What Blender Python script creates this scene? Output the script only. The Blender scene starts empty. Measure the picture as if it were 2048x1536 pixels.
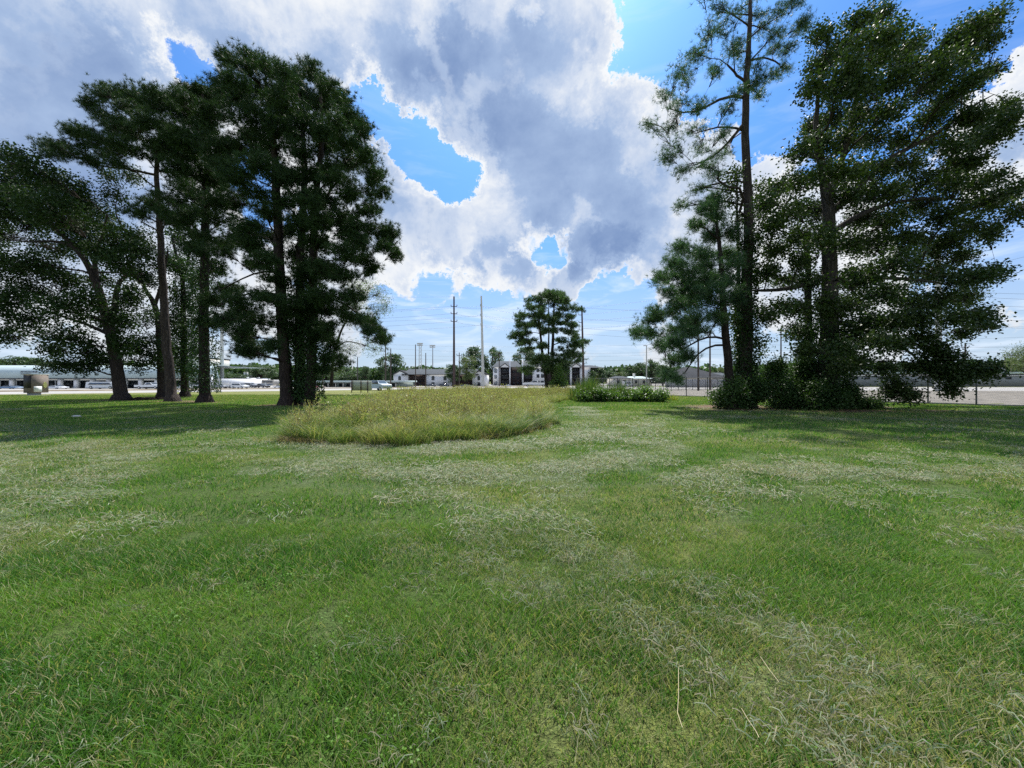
import bpy, math, random
import numpy as np
from mathutils import Vector, Matrix

# ------------------------------------------------------------------ camera, sky, sun, exposure
F = 770.0          # focal length in pixels of the 2048 px wide photograph
HZ = 763.0         # horizon row
EYE = 1.6
scene = bpy.context.scene
col = scene.collection
cam_d = bpy.data.cameras.new("camera")
cam_d.sensor_width = 36.0
cam_d.lens = 36.0 * F / 2048.0
cam_d.shift_y = -(768.0 - HZ) / 2048.0
cam_d.clip_start = 0.05
cam_d.clip_end = 6000
cam = bpy.data.objects.new("camera", cam_d)
cam.location = (0, 0, EYE)
cam.rotation_euler = (math.radians(90), 0, 0)
col.objects.link(cam)
scene.camera = cam
scene.view_settings.view_transform = 'Standard'
scene.view_settings.look = 'None'
scene.view_settings.gamma = 1.0
scene.view_settings.exposure = 0.62
scene.cycles.max_bounces = 6
scene.cycles.transparent_max_bounces = 12
scene.cycles.diffuse_bounces = 3
scene.cycles.glossy_bounces = 2
scene.cycles.transmission_bounces = 3
scene.cycles.use_denoising = False
scene.cycles.caustics_reflective = False
scene.cycles.caustics_refractive = False

SUN_EL, SUN_AZ = math.radians(58), math.radians(3)
sd = Vector((math.sin(SUN_AZ) * math.cos(SUN_EL), math.cos(SUN_AZ) * math.cos(SUN_EL), math.sin(SUN_EL)))
ld = bpy.data.lights.new("sun", 'SUN')
ld.energy = 4.6
ld.angle = math.radians(0.55)
ld.color = (1.0, 0.955, 0.88)
lo = bpy.data.objects.new("sun", ld)
lo.rotation_euler = (-sd).to_track_quat('-Z', 'Y').to_euler()
lo.location = (0, 0, 60)
col.objects.link(lo)


class NT:
    """small helper round a node tree"""
    def __init__(self, tree):
        self.t = tree
        tree.nodes.clear()

    def n(self, kind, **kw):
        nd = self.t.nodes.new(kind)
        ins = kw.pop('ins', {})
        for k, v in kw.items():
            setattr(nd, k, v)
        for k, v in ins.items():
            s = nd.inputs[k]
            if isinstance(v, bpy.types.NodeSocket):
                self.t.links.new(v, s)
            else:
                s.default_value = v
        return nd

    def math(self, op, a, b=None, c=None, clamp=False):
        ins = {0: a}
        if b is not None: ins[1] = b
        if c is not None: ins[2] = c
        return self.n('ShaderNodeMath', operation=op, use_clamp=clamp, ins=ins).outputs[0]

    def vmath(self, op, a, b=None, out=0):
        ins = {0: a}
        if b is not None: ins[1] = b
        return self.n('ShaderNodeVectorMath', operation=op, ins=ins).outputs[out]

    def mr(self, v, a, b, c=0.0, d=1.0, smooth=True):
        return self.n('ShaderNodeMapRange', interpolation_type='SMOOTHSTEP' if smooth else 'LINEAR',
                      ins={0: v, 1: a, 2: b, 3: c, 4: d}).outputs[0]

    def mix(self, f, a, b, blend='MIX'):
        nd = self.n('ShaderNodeMix', data_type='RGBA', blend_type=blend)
        for k, v in ((0, f), (6, a), (7, b)):
            if isinstance(v, bpy.types.NodeSocket):
                self.t.links.new(v, nd.inputs[k])
            else:
                nd.inputs[k].default_value = v if k == 0 else (tuple(v) + (1,) if len(v) == 3 else v)
        return nd.outputs[2]

    def noise(self, vec, scale, detail=4, rough=0.55, dist=0.0, out=0, kind='FBM', lac=2.0):
        return self.n('ShaderNodeTexNoise', noise_type=kind, normalize=True,
                      ins={'Vector': vec, 'Scale': scale, 'Detail': detail, 'Roughness': rough, 'Distortion': dist, 'Lacunarity': lac}).outputs[out]

    def ramp(self, v, stops, interp='LINEAR'):
        r = self.n('ShaderNodeValToRGB', ins={0: v})
        cr = r.color_ramp
        cr.interpolation = interp
        while len(cr.elements) < len(stops):
            cr.elements.new(0.5)
        for e, (p, c) in zip(cr.elements, stops):
            e.position = p
            e.color = tuple(c) + (1,) if len(c) == 3 else c
        return r.outputs[0]

    def link(self, a, b):
        self.t.links.new(a, b)


def build_world():
    w = bpy.data.worlds.new("World")
    scene.world = w
    w.use_nodes = True
    N = NT(w.node_tree)
    d = N.n('ShaderNodeTexCoord').outputs['Generated']
    d = N.vmath('NORMALIZE', d)
    sky = N.n('ShaderNodeTexSky', sky_type='NISHITA', sun_disc=False, sun_elevation=SUN_EL, sun_rotation=SUN_AZ,
              air_density=1.0, dust_density=1.6, ozone_density=2.2, altitude=20)
    sep = N.n('ShaderNodeSeparateXYZ', ins={0: d})
    z = sep.outputs[2]
    # clear blue deepened a little away from the horizon
    skyc = N.mix(1.0, sky.outputs[0], (0.36, 0.74, 1.22), 'MULTIPLY')
    skyc = N.mix(N.mr(z, 0.42, 0.0, 0, 0.85), skyc, (4.2, 5.0, 6.0))

    wob = N.noise(d, 2.2, 3, 0.5, out=1)
    wv = N.vmath('SCALE', N.vmath('SUBTRACT', wob, (0.5, 0.5, 0.5)))
    wv.node.inputs[3].default_value = 0.07
    wob2 = N.noise(d, 8.0, 8, 0.72, out=1)
    wv2 = N.vmath('SCALE', N.vmath('SUBTRACT', wob2, (0.5, 0.5, 0.5)))
    wv2.node.inputs[3].default_value = 0.20
    dw = N.vmath('NORMALIZE', N.vmath('ADD', N.vmath('ADD', d, wv), wv2))

    def blob(px, py, r, wgt):
        v = Vector(((px - 1024) / F, 1.0, (HZ - py) / F))
        ct = 1.0 / v.length
        v.normalize()
        a = r / F * ct ** 1.5
        dt = N.vmath('DOT_PRODUCT', dw, tuple(v), out=1)
        return N.mr(dt, math.cos(a * 1.3), math.cos(a * 0.2), 0.0, wgt)

    blobs = [(1090, 150, 190, .6), (960, 190, 150, .55), (1160, 300, 190, .7), (1000, 375, 160, .75), (1120, 385, 150, .7),
             (915, 450, 85, .5), (1245, 330, 100, .4), (1265, 180, 62, .45), (1130, 30, 120, .6), (990, 40, 120, .5),
             (1265, 420, 85, .4), (850, 60, 150, .65), (800, 130, 90, .35), (880, 150, 90, .4),
             (80, 60, 260, .8), (300, 20, 210, .7), (520, 40, 200, .75), (700, 50, 160, .7), (90, 250, 260, .75), (30, 460, 260, .7),
             (270, 330, 200, .6), (300, 560, 220, .55), (600, 250, 170, .6), (680, 420, 150, .5), (560, 560, 160, .5),
             (790, 430, 62, .55), (835, 520, 110, .55), (792, 322, 34, .6), (880, 570, 90, .4), (760, 230, 60, .3),
             (1000, 535, 58, 1.0), (1058, 578, 46, 1.0), (1185, 510, 58, 1.1), (1130, 560, 46, 1.0), (1240, 500, 50, .95),
             (1290, 470, 62, .5), (938, 545, 30, .5), (1283, 565, 22, .65), (1350, 470, 120, .6), (1345, 215, 0, .1),
             (1560, 400, 110, .35), (1640, 540, 180, .45), (2035, 210, 120, .8), (1960, 350, 130, .6), (2060, 330, 110, .6),
             (2010, 640, 46, .45), (1700, 650, 120, .4), (1390, 55, 20, .5), (1400, 330, 100, .3),
             (-500, 200, 500, .6), (2700, 300, 420, .5)]
    holes = [(385, 130, 70, 1.0), (440, 165, 40, .7), (715, 160, 50, 1.0), (765, 205, 54, 1.0), (850, 290, 70, 1.2), (905, 355, 62, 1.2), (800, 255, 44, 1.0), (1075, 488, 40, 1.0), (1120, 500, 30, .9), (1085, 530, 26, .6), (870, 560, 40, .6), (640, 130, 26, .6), (1060, 20, 26, .6),
             (1330, 50, 120, 1.0), (1460, 130, 110, .8), (1700, 30, 220, 1.0), (1900, 30, 190, 1.0), (1565, 220, 80, .8),
             (1235, 590, 80, .9), (900, 620, 70, .7), (1990, 520, 130, .9), (1880, 420, 80, .4), (865, 190, 30, .5), (800, 610, 50, .5),
             (1010, 615, 90, .5), (1420, 200, 40, .5)]
    acc = None
    for b in blobs:
        if b[2] <= 0: continue
        o = blob(*b)
        acc = o if acc is None else N.math('ADD', acc, o)
    heavy = N.mr(acc, 0.9, 2.3)
    acc = N.math('MINIMUM', acc, 1.0)
    for h in holes:
        acc = N.math('SUBTRACT', acc, blob(*h))
    # clouds behind the camera, left to noise alone
    back = N.mr(sep.outputs[1], 0.1, -0.3)
    bn = N.noise(d, 1.6, 3, 0.5)
    acc = N.math('ADD', acc, N.math('MULTIPLY', back, N.mr(bn, 0.4, 0.6, -0.2, 0.9)))

    n1 = N.noise(d, 4.2, 11, 0.62, 0.25)
    vo = N.n('ShaderNodeTexVoronoi', feature='F1', distance='EUCLIDEAN', normalize=True,
             ins={'Vector': N.vmath('ADD', d, wv), 'Scale': 11.0, 'Detail': 5.0, 'Roughness': 0.6, 'Lacunarity': 2.3})
    puff = N.math('SUBTRACT', 0.42, vo.outputs['Distance'])
    nz = N.math('ADD', N.math('MULTIPLY', N.math('SUBTRACT', n1, 0.5), 3.4), N.math('MULTIPLY', puff, 1.1))
    D = N.math('ADD', N.math('MULTIPLY', acc, 1.15), nz)
    alpha = N.mr(D, 0.24, 0.54)
    # light: thin edges glow, thick bodies turn blue-grey
    n3 = N.noise(N.vmath('ADD', d, (3.1, 0.4, 1.7)), 2.6, 5, 0.6)
    soft = N.math('MULTIPLY', N.math('SUBTRACT', n3, 0.5), 1.3)
    thick = N.math('ADD', N.math('ADD', N.math('MULTIPLY', acc, 0.55), N.math('MULTIPLY', nz, 0.62)), N.math('ADD', soft, N.math('MULTIPLY', heavy, 0.8)))
    thick = N.math('SUBTRACT', thick, 0.10)
    RIM, BODY, DEEP = (1.14, 1.16, 1.18), (.45, .60, .88), (.24, .365, .65)
    stops = [(0.0, RIM), (0.15, (1.06, 1.09, 1.13)), (0.32, (.74, .84, 1.02)), (0.52, BODY), (1.0, DEEP)]
    ccol = N.ramp(N.mr(thick, 0.0, 1.7, smooth=False), stops)
    # a second bank in front of the first, its lit edge showing against the grey
    dd2 = N.vmath('ADD', d, (7.3, 2.2, 5.1))
    m1 = N.noise(dd2, 3.6, 11, 0.60, 0.35)
    vo2 = N.n('ShaderNodeTexVoronoi', feature='F1', distance='EUCLIDEAN', normalize=True,
              ins={'Vector': N.vmath('ADD', dd2, wv), 'Scale': 9.0, 'Detail': 4.0, 'Roughness': 0.6, 'Lacunarity': 2.3})
    nz2 = N.math('ADD', N.math('MULTIPLY', N.math('SUBTRACT', m1, 0.5), 3.0), N.math('MULTIPLY', N.math('SUBTRACT', 0.42, vo2.outputs['Distance']), 1.1))
    D2 = N.math('ADD', N.math('SUBTRACT', N.math('SUBTRACT', acc, 0.92), N.math('MULTIPLY', heavy, 0.5)), nz2)
    a2 = N.mr(D2, 0.0, 0.34)
    c2 = N.ramp(N.mr(N.math('ADD', D2, N.math('ADD', soft, N.math('MULTIPLY', heavy, 0.4))), -0.05, 1.25, smooth=False), stops)
    ccol = N.mix(N.math('MULTIPLY', a2, 0.8), ccol, c2)
    # low far clouds are paler
    ccol = N.mix(N.mr(z, 0.3, 0.03, 0, 0.5), ccol, (.72, .80, .90))
    CL = 5.9
    csc = N.n('ShaderNodeVectorMath', operation='SCALE', ins={0: ccol, 3: CL}).outputs[0]
    # cirrus streaks
    st = N.vmath('MULTIPLY', d, (2.2, 2.2, 11.0))
    ci = N.noise(st, 2.3, 6, 0.6, 0.8)
    cia = N.math('MULTIPLY', N.mr(ci, 0.46, 0.68), N.mr(z, 0.45, 0.12, 0.12, 0.62))
    base = N.mix(cia, skyc, (5.9, 6.7, 7.8))
    full = N.mix(alpha, base, csc)
    low = N.mix(N.mr(z, 0.0, -0.02), full, (2.2, 2.4, 2.1))
    bg = N.n('ShaderNodeBackground', ins={'Color': low, 'Strength': 0.095})
    out = N.n('ShaderNodeOutputWorld', ins={'Surface': bg.outputs[0]})
    w.cycles.sampling_method = 'MANUAL'
    w.cycles.sample_map_resolution = 512


build_world()

# ------------------------------------------------------------------ helpers
rng = np.random.default_rng(7)
random.seed(7)


def P(px, py, Y):
    return np.array([(px - 1024) / F * Y, Y, EYE + (HZ - py) / F * Y])


def GY(py):
    return EYE * F / (py - HZ)


def G(px, py):
    p = P(px, py, GY(py)); p[2] = 0
    return p


class Acc:
    def __init__(self):
        self.v = []; self.f = {}; self.nv = 0; self.attr = []

    def add(self, v, f, val=None):
        v = np.asarray(v, dtype=np.float64).reshape(-1, 3)
        f = np.asarray(f, dtype=np.int64)
        self.f.setdefault(f.shape[1], []).append(f + self.nv)
        self.v.append(v); self.nv += len(v)
        self.attr.append(np.full(len(v), 0.5) if val is None else np.broadcast_to(val, (len(v),)))

    def box(self, x0, x1, y0, y1, z0, z1):
        v = [(x0, y0, z0), (x1, y0, z0), (x1, y1, z0), (x0, y1, z0), (x0, y0, z1), (x1, y0, z1), (x1, y1, z1), (x0, y1, z1)]
        self.add(v, [(0, 3, 2, 1), (4, 5, 6, 7), (0, 1, 5, 4), (1, 2, 6, 5), (2, 3, 7, 6), (3, 0, 4, 7)])
        return self

    def tube(self, pts, rad, sides=6, cap=True):
        pts = np.asarray(pts, float); n = len(pts)
        rad = np.broadcast_to(np.asarray(rad, float), (n,))
        t = np.gradient(pts, axis=0)
        t /= np.linalg.norm(t, axis=1)[:, None] + 1e-9
        ref = np.where(np.abs(t[:, 2:3]) > 0.9, np.array([[1., 0, 0]]), np.array([[0, 0, 1.]]))
        if abs(t[0, 2]) > 0.6: ref[:] = (0, 1, 0.01)
        a = np.cross(t, ref); a /= np.linalg.norm(a, axis=1)[:, None] + 1e-9
        b = np.cross(t, a)
        ang = np.arange(sides) / sides * 2 * math.pi
        ring = pts[:, None] + rad[:, None, None] * (np.cos(ang)[None, :, None] * a[:, None] + np.sin(ang)[None, :, None] * b[:, None])
        i = np.arange(n - 1)[:, None] * sides; j = np.arange(sides)[None]; k = (j + 1) % sides
        f = np.stack([i + j, i + sides + j, i + sides + k, i + k], -1).reshape(-1, 4)
        self.add(ring.reshape(-1, 3), f)
        if cap:
            self.add(np.vstack([ring[-1], pts[-1:]]), [(q, (q + 1) % sides, sides) for q in range(sides)])
        return self

    def prism(self, poly, y0, y1):
        """poly: (x,z) list extruded from y0 to y1"""
        n = len(poly)
        v = [(x, y0, z) for x, z in poly] + [(x, y1, z) for x, z in poly]
        self.add(v, [tuple(range(n))]); 
        self.add(v, [tuple(range(2 * n - 1, n - 1, -1))])
        self.add(v, [(i, i + n, (i + 1) % n + n, (i + 1) % n) for i in range(n)])
        return self

    def mesh(self, name, mat, smooth=False, attr=None):
        me = bpy.data.meshes.new(name)
        if self.nv:
            v = np.concatenate(self.v)
            me.vertices.add(len(v)); me.vertices.foreach_set("co", v.astype(np.float32).ravel())
            loops = []; starts = []; tot = 0
            for k, fl in self.f.items():
                f = np.concatenate(fl)
                loops.append(f.ravel()); starts.append(tot + np.arange(len(f)) * k); tot += f.size
            loops = np.concatenate(loops); starts = np.concatenate(starts)
            me.loops.add(len(loops)); me.loops.foreach_set("vertex_index", loops.astype(np.int32))
            me.polygons.add(len(starts)); me.polygons.foreach_set("loop_start", starts.astype(np.int32))
            me.update(calc_edges=True)
            if smooth:
                me.polygons.foreach_set("use_smooth", np.ones(len(starts), bool))
            if attr:
                a = me.attributes.new(attr, 'FLOAT', 'POINT')
                a.data.foreach_set('value', np.concatenate(self.attr).astype(np.float32))
        if mat: me.materials.append(mat)
        return me

    def obj(self, name, mat, parent=None, smooth=False, attr=None, label=None):
        o = bpy.data.objects.new(name, self.mesh(name, mat, smooth, attr))
        col.objects.link(o)
        if parent: o.parent = parent
        if label: o['label'] = label
        return o


def tag(o, label, cat, group=None, kind=None):
    o['label'] = label; o['category'] = cat
    if group: o['group'] = group
    if kind: o['kind'] = kind
    return o


def empty(name, loc, label, cat, group=None, rz=0):
    o = bpy.data.objects.new(name, None); col.objects.link(o)
    o.location = [float(c) for c in loc]; o.rotation_euler = (0, 0, rz); o.empty_display_size = 0.3
    return tag(o, label, cat, group)


def copy_thing(root, loc, rz=0, scale=1.0, label=None):
    r = root.copy(); col.objects.link(r)
    r.location = [float(c) for c in loc]; r.rotation_euler = (0, 0, rz); r.scale = (scale,) * 3 if np.isscalar(scale) else scale
    if label: r['label'] = label
    for ch in list(root.children):
        c = ch.copy(); col.objects.link(c); c.parent = r
        for g in ch.children:
            q = g.copy(); col.objects.link(q); q.parent = c
    return r


# value noise in numpy, for things laid on the ground
_perm = rng.random((256, 256))


def vnoise(x, y):
    xi = np.floor(x).astype(int); yi = np.floor(y).astype(int)
    fx = x - xi; fy = y - yi
    fx = fx * fx * (3 - 2 * fx); fy = fy * fy * (3 - 2 * fy)
    g = lambda a, b: _perm[a % 256, b % 256]
    return (g(xi, yi) * (1 - fx) + g(xi + 1, yi) * fx) * (1 - fy) + (g(xi, yi + 1) * (1 - fx) + g(xi + 1, yi + 1) * fx) * fy


def fbm(x, y, o=4):
    s = 0; a = .5; t = 0
    for i in range(o):
        s = s + a * vnoise(x * 2 ** i + 17 * i, y * 2 ** i + 31 * i); t += a; a *= .55
    return s / t


def dist_poly(x, y, pts):
    d = np.full(np.shape(x), 1e9)
    for (ax, ay), (bx, by) in zip(pts[:-1], pts[1:]):
        dx, dy = bx - ax, by - ay
        t = np.clip(((x - ax) * dx + (y - ay) * dy) / (dx * dx + dy * dy), 0, 1)
        d = np.minimum(d, np.hypot(x - ax - t * dx, y - ay - t * dy))
    return d


def in_poly(x, y, pts):
    c = np.zeros(np.shape(x), bool)
    n = len(pts)
    for i in range(n):
        x1, y1 = pts[i]; x2, y2 = pts[(i + 1) % n]
        c ^= ((y1 > y) != (y2 > y)) & (x < (x2 - x1) * (y - y1) / (y2 - y1 + 1e-12) + x1)
    return c


def ss(v, a, b):
    t = np.clip((v - a) / (b - a), 0, 1)
    return t * t * (3 - 2 * t)


# ------------------------------------------------------------------ materials
def new_mat(name):
    m = bpy.data.materials.new(name); m.use_nodes = True
    return m, NT(m.node_tree)


def simple(name, c, rough=0.7, var=0.12, scale=3.0, metal=0.0, bump=0.0, bscale=20, spec=0.5, coord='Object'):
    m, N = new_mat(name)
    tc = N.n('ShaderNodeTexCoord').outputs[coord]
    nz = N.noise(tc, scale, 6, 0.6)
    lo_ = tuple(x * (1 - var) for x in c); hi = tuple(min(1, x * (1 + var)) for x in c)
    cc = N.mix(N.mr(nz, 0.3, 0.7), lo_, hi)
    b = N.n('ShaderNodeBsdfPrincipled', ins={'Base Color': cc, 'Roughness': rough, 'Metallic': metal, 'Specular IOR Level': spec})
    if bump:
        bn = N.noise(tc, bscale, 5, 0.6)
        bp = N.n('ShaderNodeBump', ins={'Strength': bump, 'Distance': 0.02, 'Height': bn})
        N.link(bp.outputs[0], b.inputs['Normal'])
    N.n('ShaderNodeOutputMaterial', ins={'Surface': b.outputs[0]})
    return m


def leaf_mat(name, c1, c2, trans=0.35, rough=0.45, spec=0.5, tcol=None, nscale=0.5):
    m, N = new_mat(name)
    geo = N.n('ShaderNodeNewGeometry')
    rnd = geo.outputs['Random Per Island']
    nz = N.noise(geo.outputs['Position'], nscale, 3, 0.6)
    f = N.math('ADD', N.math('MULTIPLY', rnd, 0.6), N.math('MULTIPLY', N.mr(nz, 0.3, 0.7), 0.45), clamp=True)
    c = N.mix(f, c1, c2)
    b = N.n('ShaderNodeBsdfPrincipled', ins={'Base Color': c, 'Roughness': rough, 'Specular IOR Level': spec})
    tcx = N.mix(1.0, c, tcol or (1.5, 1.7, 0.7), 'MULTIPLY')
    t = N.n('ShaderNodeBsdfTranslucent', ins={'Color': tcx})
    mx = N.n('ShaderNodeMixShader', ins={0: trans, 1: b.outputs[0], 2: t.outputs[0]})
    N.n('ShaderNodeOutputMaterial', ins={'Surface': mx.outputs[0]})
    return m


def bark_mat(name, c1, c2):
    m, N = new_mat(name)
    tc = N.n('ShaderNodeTexCoord').outputs['Object']
    st = N.vmath('MULTIPLY', tc, (7.0, 7.0, 1.6))
    nz = N.noise(st, 1.5, 8, 0.65, 0.6)
    vo = N.n('ShaderNodeTexVoronoi', feature='DISTANCE_TO_EDGE', ins={'Vector': st, 'Scale': 1.3}).outputs[0]
    f = N.math('MULTIPLY', N.mr(nz, 0.3, 0.7), N.mr(vo, 0.0, 0.18, 0.35, 1.0))
    c = N.mix(f, c1, c2)
    b = N.n('ShaderNodeBsdfPrincipled', ins={'Base Color': c, 'Roughness': 0.9, 'Specular IOR Level': 0.2})
    bp = N.n('ShaderNodeBump', ins={'Strength': 0.9, 'Distance': 0.06, 'Height': f})
    N.link(bp.outputs[0], b.inputs['Normal'])
    N.n('ShaderNodeOutputMaterial', ins={'Surface': b.outputs[0]})
    return m


M = {}
M['needle'] = leaf_mat('pine needles', (0.018, 0.045, 0.014), (0.042, 0.080, 0.026), 0.15, 0.6, 0.2)
M['needle_far'] = leaf_mat('lighter pine needles', (0.030, 0.070, 0.026), (0.075, 0.13, 0.050), 0.28, 0.5, 0.35)  # lighter, more translucent needle colour for the pines by the highway
M['needle_blue'] = leaf_mat('blue green pine needles', (0.030, 0.075, 0.036), (0.065, 0.125, 0.058), 0.28, 0.5, 0.35)
M['gum'] = leaf_mat('sweetgum leaves', (0.022, 0.050, 0.014), (0.060, 0.092, 0.024), 0.22, 0.5, 0.25)
M['oak'] = leaf_mat('oak leaves', (0.018, 0.044, 0.013), (0.040, 0.072, 0.024), 0.16, 0.6, 0.15)
M['ivy'] = leaf_mat('ivy leaves', (0.020, 0.050, 0.016), (0.045, 0.095, 0.025), 0.22, 0.5, 0.25)
M['shrub'] = leaf_mat('shrub leaves', (0.028, 0.070, 0.020), (0.060, 0.11, 0.028), 0.26, 0.5, 0.25)
M['willow'] = leaf_mat('pale narrow leaves', (0.075, 0.115, 0.050), (0.14, 0.18, 0.085), 0.4, 0.4, 0.5)
M['fresh'] = leaf_mat('bright green leaves', (0.055, 0.12, 0.025), (0.12, 0.20, 0.045), 0.35, 0.45, 0.4)
M['far_leaf'] = leaf_mat('distant leaves', (0.040, 0.078, 0.040), (0.075, 0.125, 0.055), 0.25, 0.5, 0.3, nscale=0.3)
M['far_leaf_pale'] = leaf_mat('distant pale leaves', (0.075, 0.11, 0.045), (0.13, 0.165, 0.075), 0.3, 0.5, 0.3, nscale=0.3)
M['bark'] = bark_mat('dark pine bark', (0.018, 0.014, 0.013), (0.090, 0.070, 0.060))
M['bark_pale'] = bark_mat('grey brown pine bark', (0.030, 0.024, 0.022), (0.125, 0.10, 0.088))
M['bark_gum'] = bark_mat('grey hardwood bark', (0.028, 0.025, 0.022), (0.115, 0.10, 0.085))
M['dead'] = simple('dead twigs', (0.12, 0.10, 0.08), 0.9)
M['steel_dark'] = simple('weathering steel', (0.060, 0.035, 0.032), 0.6, 0.3, 0.6)
M['steel_pale'] = simple('pale galvanised steel', (0.52, 0.53, 0.50), 0.5, 0.08, 0.4)
M['wood_pole'] = simple('creosoted wood', (0.075, 0.060, 0.050), 0.85, 0.3, 2)
M['wire'] = simple('black cable', (0.03, 0.03, 0.035), 0.5, 0.05)
M['galv'] = simple('galvanised fence steel', (0.10, 0.105, 0.11), 0.55, 0.15, 2, 0.3)
M['white'] = simple('white painted brick', (0.80, 0.81, 0.83), 0.7, 0.05, 1.0)
M['cream'] = simple('cream siding', (0.62, 0.60, 0.55), 0.7, 0.06, 1.0)
M['grey_roof'] = simple('grey shingles', (0.075, 0.085, 0.095), 0.95, 0.18, 1.5, spec=.15)
M['dark_roof'] = simple('dark shingles', (0.04, 0.043, 0.048), 0.95, 0.2, 1.5, spec=.15)
M['brown_dark'] = simple('dark brown siding', (0.045, 0.032, 0.032), 0.8, 0.2, 1.0)
M['brown'] = simple('brown brick', (0.16, 0.11, 0.095), 0.85, 0.2, 2.0)
M['glass'] = simple('dark window glass', (0.03, 0.04, 0.05), 0.12, 0.2, 0.6, spec=0.9)
M['pane'] = simple('pale reflecting pane', (0.30, 0.34, 0.37), 0.15, 0.3, 0.8, spec=0.9)
M['trim'] = simple('black trim', (0.018, 0.018, 0.022), 0.6)
M['mansard'] = simple('pale green metal roofing', (0.50, 0.60, 0.60), 0.8, 0.05, 0.3, spec=.2)
M['teal'] = simple('grey green wall', (0.22, 0.27, 0.26), 0.7, 0.1, 0.5)
M['greybrick'] = simple('grey block wall', (0.27, 0.29, 0.31), 0.85, 0.1, 1.5)
M['pale_wood'] = simple('weathered grey boards', (0.38, 0.39, 0.41), 0.85, 0.12, 2.0)
M['sign_back'] = simple('pale painted sign backs', (0.42, 0.46, 0.40), 0.7, 0.05, 1.0)
M['plate'] = simple('white sign plate', (0.72, 0.76, 0.74), 0.5, 0.05)
M['yellow'] = simple('pale yellow emblem', (0.70, 0.66, 0.25), 0.6, 0.08)
M['concrete'] = simple('light concrete', (0.34, 0.325, 0.30), 0.9, 0.10, 0.15, coord='Object')
M['rubber'] = simple('tyre rubber', (0.02, 0.02, 0.02), 0.85)
M['rim'] = simple('alloy rim', (0.45, 0.46, 0.47), 0.35, 0.05, metal=0.8)
M['lamp'] = simple('headlamp glass', (0.75, 0.78, 0.8), 0.1)
M['stone'] = simple('pale limestone', (0.50, 0.49, 0.43), 0.9, 0.15, 8, bump=0.5)


def paint(name, c):
    m, N = new_mat(name)
    tc = N.n('ShaderNodeTexCoord').outputs['Object']
    nz = N.noise(tc, 2.0, 4, 0.6)
    cc = N.mix(N.mr(nz, 0.3, 0.8), c, tuple(x * 0.85 for x in c))
    b = N.n('ShaderNodeBsdfPrincipled', ins={'Base Color': cc, 'Roughness': 0.3, 'Coat Weight': 0.6, 'Coat Roughness': 0.08})
    N.n('ShaderNodeOutputMaterial', ins={'Surface': b.outputs[0]})
    return m


M['car_white'] = paint('white car paint', (0.72, 0.74, 0.76))
M['car_dark'] = paint('dark grey car paint', (0.05, 0.055, 0.07))
M['car_grey'] = paint('grey car paint', (0.22, 0.24, 0.27))
M['car_blue'] = paint('blue car paint', (0.10, 0.18, 0.30))
M['car_silver'] = paint('blue silver car paint', (0.33, 0.42, 0.48))
M['car_red'] = paint('red car paint', (0.25, 0.03, 0.03))
M['car_beige'] = paint('beige trailer paint', (0.55, 0.52, 0.47))


def brick_mat():
    m, N = new_mat('brown brick sign face')
    tc = N.n('ShaderNodeTexCoord').outputs['Object']
    sp = N.n('ShaderNodeSeparateXYZ', ins={0: tc})
    u = N.math('ADD', sp.outputs[0], sp.outputs[1])
    cv = N.n('ShaderNodeCombineXYZ', ins={0: u, 1: sp.outputs[2], 2: 0.0}).outputs[0]
    br = N.n('ShaderNodeTexBrick', ins={'Vector': cv, 'Color1': (0.15, 0.115, 0.10, 1), 'Color2': (0.22, 0.175, 0.15, 1), 'Mortar': (0.26, 0.24, 0.21, 1),
                                      'Scale': 1.0, 'Mortar Size': 0.012, 'Brick Width': 0.22, 'Row Height': 0.075})
    nz = N.noise(tc, 3, 5, 0.6)
    c = N.mix(N.mr(nz, 0.3, 0.7, 0, 0.3), br.outputs[0], (0.14, 0.11, 0.10))
    b = N.n('ShaderNodeBsdfPrincipled', ins={'Base Color': c, 'Roughness': 0.9})
    N.n('ShaderNodeOutputMaterial', ins={'Surface': b.outputs[0]})
    return m


M['brick'] = brick_mat()


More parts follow.
